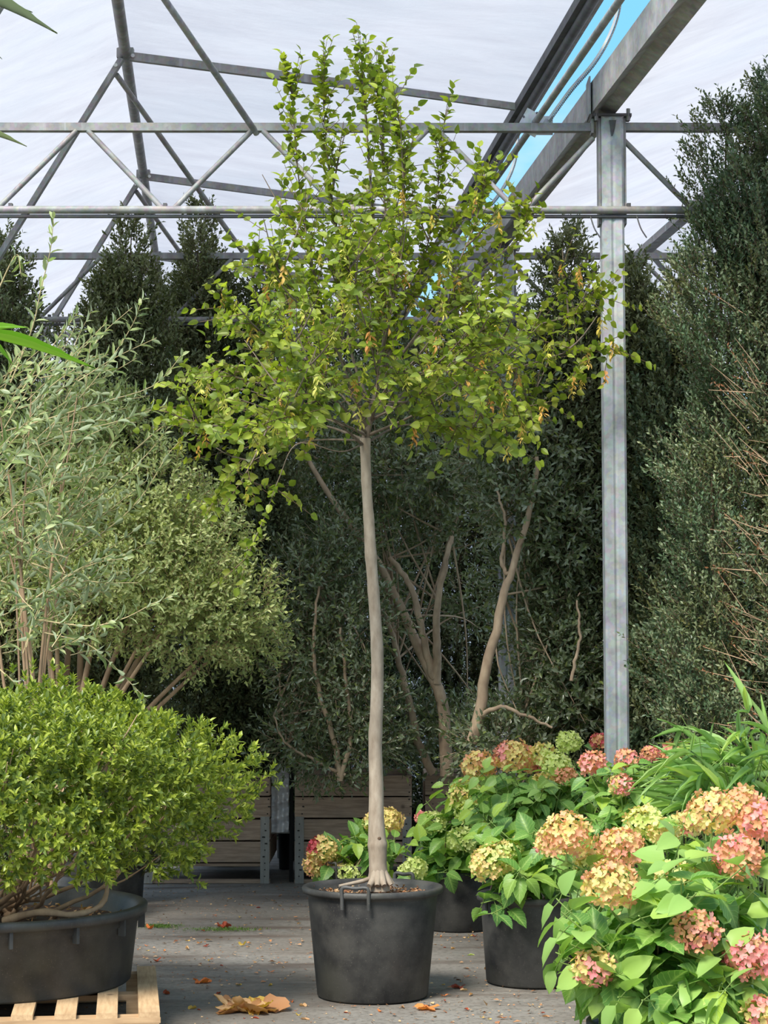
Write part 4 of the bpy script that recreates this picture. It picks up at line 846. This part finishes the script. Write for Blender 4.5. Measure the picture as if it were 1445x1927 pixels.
# dark multi-stemmed shrubs behind the tree
def big_shrub(label, lobes_px, D, n, stems, m, ll, lw, k, base_px, branch=M_palestem, up=.15, nsprig=0):
    c = P(base_px, 1500, D); t = thing('multi_stem_shrub', label, 'shrub', (c[0], D + .35, .6), group='dark leaved shrubs behind the tree')
    lob = pxlobes(lobes_px, D, .6); p, d = lobed(lob, n, .65, up); lv = shoot_leaves(p, d, rng.uniform(.09, .2, len(p)), k, ll, lw, 1.0, .55, 'spiral', .25, .15)
    near, rest = split_near(lv, 250); mi = [G().add(*ovate(4, .15, .3, lambda s: math.sin(math.pi * s) ** .8 if 0 < s < 1 else .03)[:2]).mesh('leaf', m)]
    leaf_parts(t, mi, near); g = G(); g.leaves(T_MID, rest); part('foliage', g.mesh('foliage', m), t, kind='stuff')
    gm = G(); gm.twigs(p, p + d * .12, .0022, .001); trunkset(gm, stems, D)
    for lb in lob:
        for _ in range(3):
            e_ = np.array(lb[:3]) + rng.normal(0, .12, 3); st = stems[rng.integers(len(stems))][0]; s_ = P(st[-1][0], st[-1][1], D) if rng.random() < .5 else P(st[len(st) // 2][0], st[len(st) // 2][1], D); gm.tube(spl([s_, s_ * .5 + e_ * .5 + rng.normal(0, .05, 3), e_], 8), np.linspace(.009, .003, 8), 6)
    part('branches', gm.mesh('branches', branch), t); print(label[:20], len(lv[0])); return t
big_shrub('dark leaved shrub with forked pale trunks rising behind the potted tree',
    [(640, 900, 110, 80, .2), (770, 900, 120, 75, 0), (740, 990, 110, 50, .35), (870, 980, 80, 60, .1), (720, 1120, 60, 60, .6), (850, 880, 90, 70, .2), (560, 1010, 60, 80, .3), (880, 1150, 50, 60, .7), (760, 1370, 80, 60, .1), (870, 1380, 90, 55, 0), (700, 780, 110, 80, .3), (850, 790, 110, 80, .3)], 14.0, 2500,
    [([(842, 1462), (838, 1400), (834, 1330), (815, 1275), (786, 1215), (756, 1150), (732, 1100), (700, 1040), (650, 975), (605, 905), (570, 850)], .040, .012), ([(815, 1275, -.03), (800, 1215, -.05), (788, 1158, -.05), (770, 1100, 0), (735, 1050, .1)], .024, .014), ([(822, 1285, -.02), (822, 1200, -.08), (824, 1130, -.08), (838, 1060, -.05), (850, 1010, 0)], .026, .012), ([(815, 1455, .1), (788, 1400, .1), (768, 1310, .1), (748, 1240, .1), (735, 1185, .1), (700, 1120, .2)], .026, .012)],
    M_dark, .052, .021, 8, 840)
big_shrub('dark leaved shrub with a reddish leaning trunk left of the tall steel post',
    [(990, 950, 90, 80, 0), (1070, 1000, 75, 90, 0), (990, 1080, 70, 60, .6), (1070, 1130, 70, 70, .1), (1065, 1230, 70, 70, 0), (1010, 1350, 110, 50, .2), (1080, 1320, 60, 80, -.1), (930, 860, 80, 60, .1), (1040, 850, 90, 70, .1), (1100, 900, 50, 70, .2), (950, 720, 70, 70, .0), (940, 1400, 90, 40, -.1), (1080, 1400, 70, 40, .1), (1000, 1210, 50, 40, .3)], 12.75, 2900,
    [([(890, 1400), (904, 1340), (912, 1270), (930, 1195), (948, 1120), (962, 1080), (985, 1000), (1005, 930), (1010, 860)], .034, .010), ([(905, 1345, -.05), (940, 1330, -.1), (985, 1345, -.1), (1040, 1370, -.1)], .014, .006), ([(960, 1085, 0), (945, 1060, 0), (950, 980, 0), (935, 920, 0)], .012, .005), ([(1075, 1280, -.1), (1090, 1200, -.1), (1085, 1130, -.1)], .010, .005)],
    M_dark, .050, .020, 8, 900)
big_shrub('olive green shrub with drooping fine twigs over the left crate, left of the trunk',
    [(580, 1100, 80, 80, 0), (650, 1180, 90, 70, 0), (590, 1250, 90, 70, 0), (660, 1320, 90, 70, -.1), (580, 1390, 80, 50, 0), (690, 1400, 70, 55, -.1), (620, 1440, 60, 35, -.15), (640, 1030, 70, 60, .1), (540, 1180, 50, 60, .2)], 13.5, 1900,
    [([(640, 1470), (630, 1400), (600, 1300), (590, 1200), (600, 1100)], .018, .006), ([(640, 1470), (660, 1380), (650, 1280), (640, 1180)], .016, .006), ([(650, 1460), (590, 1430), (540, 1400), (515, 1350)], .010, .004)],
    M_dark, .046, .017, 8, 640)

# ---------------------------------------------------------------- columnar box trees
def box_tree(label, base_px, top_py, hw_px, D, nsh, m, ll=.036, lw=.018, lean=0., leany=0., spires=9, z0=.15, pot=True, brown=0, silhouette=None, k=9):
    zt = P(base_px, top_py, D)[2]; cx = P(base_px, 900, D)[0]; W = hw_px / F * D
    t = thing('box_tree', label, 'box tree', (cx, D, 0), group='columnar box trees at the back')
    if pot:
        g = G(); g.lathe(pot_profile(min(.3, W * .7), .38, .85, .02), (cx, D, 0), 32); part('pot', g.mesh('pot', M_pot), t)
        g = G(); g.lathe([(0, .01), (min(.3, W * .7) - .05, 0)], (cx, D, .33), 20); part('soil', g.mesh('soil', M_soil), t)
    pos = []; dr = []; gm = G()
    sp_ = [(0, 0, zt, .36)] + [(W * .58 * math.cos(a) * rng.uniform(.7, 1.1), W * .58 * math.sin(a) * rng.uniform(.7, 1.1), z0 + (zt - z0) * rng.uniform(.80, .98), rng.uniform(.34, .44)) for a in np.linspace(-3.0, 3.0, spires) + rng.normal(0, .15, spires)]
    tot = sum(s[2] - z0 for s in sp_)
    for sx, sy, zz, rw in sp_:
        n = int(nsh * (zz - z0) / tot); h = rng.random(n) ** .9; z = z0 + (zz - z0) * h; th = rng.normal(-math.pi / 2, 1.45, n)
        rp = rw * W * 1.25 * np.minimum(1, ((1 - h) * (zz - z0) / .5 + .07)) ** .55 * (1 + .24 * np.sin(z * 7 + sx * 9 + th * 2) + .16 * np.sin(z * 17 + th * 5 + sx * 20)) * np.minimum(1, .55 + h * 3)
        rr = rp * (1 - .55 * rng.random(n) ** 1.8); le = lean * (z / zt)
        if silhouette is not None: le = le + np.interp(z, silhouette[0], silhouette[1])
        x = cx + sx * np.minimum(1, (1.15 - h * .35)) + rr * np.cos(th) + le; y = D + sy + rr * np.sin(th) + leany * (z / zt) ** 1.3
        pos.append(np.stack([x, y, z], 1)); dr.append(np.stack([np.cos(th) * .75, np.sin(th) * .75, np.full(n, .75) + h * .5], 1) + rng.normal(0, .3, (n, 3)))
        lx = (lean if silhouette is None else lean + np.interp(zz, *silhouette))
        gm.tube(spl([(cx + sx * .2, D + sy * .2, z0 + .15), (cx + sx + lx * .4, D + sy, z0 + (zz - z0) * .5), (cx + sx * .8 + lx, D + sy + leany * (zz / zt) ** 1.3, zz - .08)], 10), np.linspace(.02, .004, 10), 6)
    p = np.concatenate(pos); d = unit(np.concatenate(dr)); lv = shoot_leaves(p, d, rng.uniform(.06, .13, len(p)), k, ll, lw, .95, .5, 'spiral', .2, .05)
    rs = np.clip(.5 + .28 * np.sin(p[:, 0] * 5.3 + p[:, 2] * 3.1) * np.sin(p[:, 2] * 4.7 + p[:, 1] * 4) + rng.normal(0, .2, len(p)), 0, .999)
    g = G(); g.leaves(T_TINY, lv, np.repeat(rs, k)); part('foliage', g.mesh('foliage', m), t, kind='stuff')
    gm.twigs(p, p + d * .08, .002, .001); part('branches', gm.mesh('branches', M_twig), t, kind='stuff')
    if brown:
        gg = G(); n = brown; a = P(0, 0, D); bp = np.stack([rng.uniform(cx - .3, cx + .1, n), rng.uniform(D - W * 1.05, D - W * .75, n), rng.choice([1.15, 1.9, 2.35, 2.7, 1.5], n) + rng.normal(0, .14, n)], 1)
        dd = unit(np.stack([rng.uniform(-1, -.3, n), rng.uniform(-.4, .1, n), rng.uniform(.0, .9, n)], 1)); ee = bp + dd * rng.uniform(.08, .28, n)[:, None]; gg.twigs(bp, ee, .003, .0012); part('dead_twigs', gg.mesh('dead_twigs', M_stem), t, kind='stuff', label='bare reddish brown dead twigs')
        sel = rng.random(n) < .5; lv = shoot_leaves(ee[sel] - dd[sel] * .08, dd[sel], np.full(sel.sum(), .09), 8, .02, .01, .9, .5); gg = G(); gg.leaves(T_TINY, lv); part('dead_sprigs', gg.mesh('dead_sprigs', M_brownsprig), t, kind='stuff', label='rust brown withered sprigs')
    return t
box_tree('box tree at the far left edge with sprays over the film', 5, 440, 80, 12.6, 5000, M_box)
box_tree('box tree with a ragged pointed top, the taller left one of the back pair', 214, 414, 104, 12.85, 10000, M_box, lean=.1)
box_tree('box tree right of the ragged pointed one, its spires touching the lower chord', 392, 436, 88, 14.2, 9500, M_box, leany=-.75, z0=.62, pot=False)
box_tree('lower box tree between the left pair and the crown of the potted tree', 480, 548, 72, 14.2, 5500, M_box, lean=.08, leany=-.75, z0=.62, pot=False)
box_tree('dark box tree hidden behind the left half of the potted tree crown', 600, 560, 90, 16.4, 6000, M_boxd)
box_tree('dark box tree directly behind the potted tree fork', 730, 540, 98, 16.2, 6500, M_boxd)
box_tree('dark box tree behind the right half of the crown', 860, 500, 92, 16.2, 6500, M_box)
box_tree('box tree just left of the distant steel post base', 968, 560, 82, 16.0, 5500, M_box)
box_tree('box tree with thin spires immediately left of the tall steel post', 1078, 432, 84, 12.9, 8500, M_box)
box_tree('box tree with grey green sprigs immediately right of the tall steel post', 1200, 488, 86, 12.8, 10000, M_box)
box_tree('lower dark box tree between the tall post and the big right one', 1290, 560, 86, 12.4, 10000, M_boxd)
box_tree('dark box tree low behind the azalea, left of the crates', 440, 1010, 85, 15.2, 3500, M_boxd)
box_tree('dark box tree behind the pale rounded shrub at left', 120, 600, 105, 15.6, 7000, M_boxd)
box_tree('dark box tree behind the silver sheet between the crates', 560, 900, 60, 15.6, 2500, M_boxd)
zz = np.array([.3, .9, 1.6, 2.3, 2.9, 3.3, 3.8, 4.4]); 
box_tree('biggest box tree with rusty dead twigs at the right edge, rising above the truss', 1470, 150, 225, 9.75, 26000, M_boxd, ll=.027, lw=.0125, spires=12, pot=True, brown=170, silhouette=(zz, np.array([.02, -.02, .0, .05, .12, .04, .02, .0])), k=10)
box_tree('low box bush at the foot of the steel post, right side', 1245, 1180, 70, 11.9, 3200, M_boxd, spires=6)

# ---------------------------------------------------------------- things lying on the ground
def curled(m, lobes=0, crump=.2, nm='leaf_blade', seed=0):
    r = np.random.default_rng(seed); g = G(); n = 50 if lobes else 14; rings = 6 if lobes else 4; V = [[0, 0, .05]]
    for q in range(1, rings + 1):
        for k in range(n):
            a = k / n * 6.283; rad = (.5 + (.5 * abs(math.cos(lobes * a / 2)) ** 1.2 if lobes else .12 * math.cos(2 * a)) + (r.normal(0, .06) if q == rings and lobes else 0)) * q / rings
            V.append([rad * math.cos(a), rad * math.sin(a) * (.9 if lobes else .55), .04 + crump * (q / rings) ** 2 * (.5 + .5 * math.sin(a * (2 if not lobes else 3) + seed)) + r.normal(0, crump * .10)])
    g.add(V, [[0, 1 + k, 1 + (k + 1) % n] for k in range(n)]); g.add(V, [[1 + q * n + k, 1 + (q + 1) * n + k, 1 + (q + 1) * n + (k + 1) % n, 1 + q * n + (k + 1) % n] for q in range(rings - 1) for k in range(n)])
    return g.mesh(nm, m)
def gp(px, py):
    u = (px - 722.5) / F; v = (963.5 - py) / F; d = np.array([u, math.cos(PITCH) - v * math.sin(PITCH), math.sin(PITCH) + v * math.cos(PITCH)]); s = -CAM[2] / d[2]; return CAM + d * s
named = [(470, 1902, .17, M_dry, 5, .42, 'large crumpled brown dead leaf lying on the ground between pallet and tree pot', True),
 (420, 1744, .05, M_red, 5, .5, 'curled red brown leaf on a green moss patch left of the tree pot', False), (282, 1747, .045, M_orange, 0, .5, 'curled orange brown leaf just right of the wide tub', False),
 (456, 1778, .045, M_yel, 0, .4, 'bright yellow dry leaf on the ground left of the tree pot', False), (803, 1898, .06, M_orange, 5, .25, 'flat orange leaf lying in front right of the tree pot', False),
 (886, 1797, .035, M_fg, 0, .2, 'pale whitish green leaf on the ground left of the hydrangea pot', False), (862, 1858, .04, M_red, 5, .3, 'rusty red leaf fragment on the ground between the two pots', False),
 (380, 1848, .05, M_orange, 5, .35, 'rust coloured leaf fragment on the ground left of the large brown leaf', False), (295, 1808, .05, M_red, 0, .3, 'dark red leaf on the ground behind the corner of the pallet', False),
 (313, 1870, .04, M_red, 0, .4, 'small crimson leaf beside the right edge of the pallet', False), (362, 1898, .035, M_yel, 0, .4, 'small yellow curled leaf left of the large brown leaf', False),
 (549, 1885, .03, M_orange, 0, .4, 'small orange leaf between the large brown leaf and the tree pot', False), (570, 1893, .03, M_dry, 0, .4, 'tan leaf scrap near the left foot of the tree pot', False),
 (915, 1823, .035, M_dry, 0, .5, 'brown leaf at the base of the hydrangea pot', False), (893, 1762, .03, M_red, 0, .4, 'small red leaf in the shade beside the hydrangea pot', False),
 (562, 1910, .025, M_yel, 0, .4, 'tiny yellow scrap right of the large brown leaf', False), (352, 1785, .035, M_dry, 0, .4, 'reddish brown leaf on the ground midway behind the pallet', False)]
for k, (x, y, s, m, lo, cr_, lab, big) in enumerate(named):
    p = gp(x, y); me = curled(m, lo, cr_, 'fallen_leaf', k)
    o = single('fallen_leaf', me, lab, 'leaf', Matrix.Translation(p + (0, 0, -.002)) @ Matrix.Rotation(k * 1.3, 4, 'Z') @ Matrix.Diagonal((s, s, s * (.75 if big else 1.1), 1)), group='fallen leaves')
    if big:
        g = G(); g.tube(spl([(-.9, .1, .12), (-.4, .05, .08), (.1, 0, .06)], 8), .02, 6); part('stalk', g.mesh('stalk', M_yel), o)
        for q in range(4): o2 = part('leaf_fold', curled((M_dry, M_yel, M_dry, M_orange)[q] if q != 3 else M_dry, 5, .45, 'leaf_fold', 40 + q), o, Matrix.Translation((.45 - q * .3, .08 * (-1) ** q, .04 + .03 * q)) @ Matrix.Rotation(1.2 + q, 4, 'Z') @ Matrix.Rotation(.35 * (-1) ** q, 4, 'X') @ Matrix.Scale(.62, 4))
ms = [curled(m, 0, .4, 'leaf_scrap', 60 + i) for i, m in enumerate((M_dry, M_red, M_dry, M_yel, M_orange))]
for k in range(70):
    x, y = (rng.uniform(262, 560), rng.uniform(1690, 1920)) if k < 45 else (rng.uniform(560, 1060), rng.uniform(1890, 1922)) if k < 57 else (rng.uniform(828, 905), rng.uniform(1740, 1900)) 
    p = gp(x, y)
    if math.hypot(p[0] - TX, p[1] - TY) < .3: continue
    if p[0] < -.85 and p[1] < 9.25: continue
    s = rng.uniform(.012, .028); cl_ = ('brown', 'red', 'brown', 'yellow', 'orange')[k % 5]; rg_ = ('far back' if y < 1770 else 'toward the front' if y > 1850 else 'midway') + (' beside the wide tub or pallet' if x < 350 else ' just left of the tree pot' if x > 470 else ' between tub and tree pot') if k < 45 else ('in front of the tree pot' if x < 800 else 'front right of the tree pot' if x < 930 else 'before the hydrangeas') if k < 57 else ('near' if y > 1830 else 'further back') + ' between tree pot and hydrangea pot'; single('leaf_scrap', ms[k % 5], 'small %s leaf scrap on the ground, %s' % (cl_, rg_), 'leaf scrap', Matrix.Translation(p + (0, 0, -.001)) @ Matrix.Rotation(rng.random() * 6, 4, 'Z') @ Matrix.Diagonal((s * 1.3, s, s * .8, 1)), group='%s scraps %s' % (cl_, rg_))
g = G(); n = 8500; pos = np.stack([rng.uniform(-2.2, 2.0, n), 7.0 + rng.random(n) ** 1.3 * 7, rng.uniform(.0, .004, n)], 1)
keep = (np.sin(pos[:, 0] * 3.1 + 1) * np.sin(pos[:, 1] * 2.3) + rng.random(n) * 1.6) > .35; pos = pos[keep]; n = len(pos); X = unit(rng.normal(0, 1, (n, 3)) * [1, 1, .12]); Z = UP + rng.normal(0, .25, (n, 3)); Z = unit(Z - dot(Z, X) * X)
s_ = .012 * np.exp(rng.normal(0, .5, n)); g.leaves(T_TINY, [pos, X, Z, s_, s_ * .6]); single('leaf_litter', g.mesh('leaf_litter', M_chip), 'fine crumbs of leaf litter strewn over the ground', 'leaf litter', kind='stuff')
for px, py, wx, lab in ((420, 1750, .22, 'longer green moss tuft on the ground left of the tree pot'), (300, 1744, .11, 'short green moss tuft on the ground beside the wide tub')):
    c = gp(px, py); n = 500; pos = c + np.stack([rng.normal(0, wx * .5, n), rng.normal(0, .035, n), np.zeros(n)], 1); X = unit(rng.normal(0, .8, (n, 3)) + UP * .7); X[:, 2] = abs(X[:, 2]); Z = rng.normal(0, 1, (n, 3)); Z = unit(Z - dot(Z, X) * X)
    g = G(); g.leaves(T_TINY, [pos, X, Z, np.full(n, .018), np.full(n, .003)]); single('moss_tuft', g.mesh('moss_tuft', M_azal_in), lab, 'moss', kind='stuff', group='moss tufts')
print('objects', len(bpy.data.objects), 'verts', sum(len(m.vertices) for m in bpy.data.meshes))
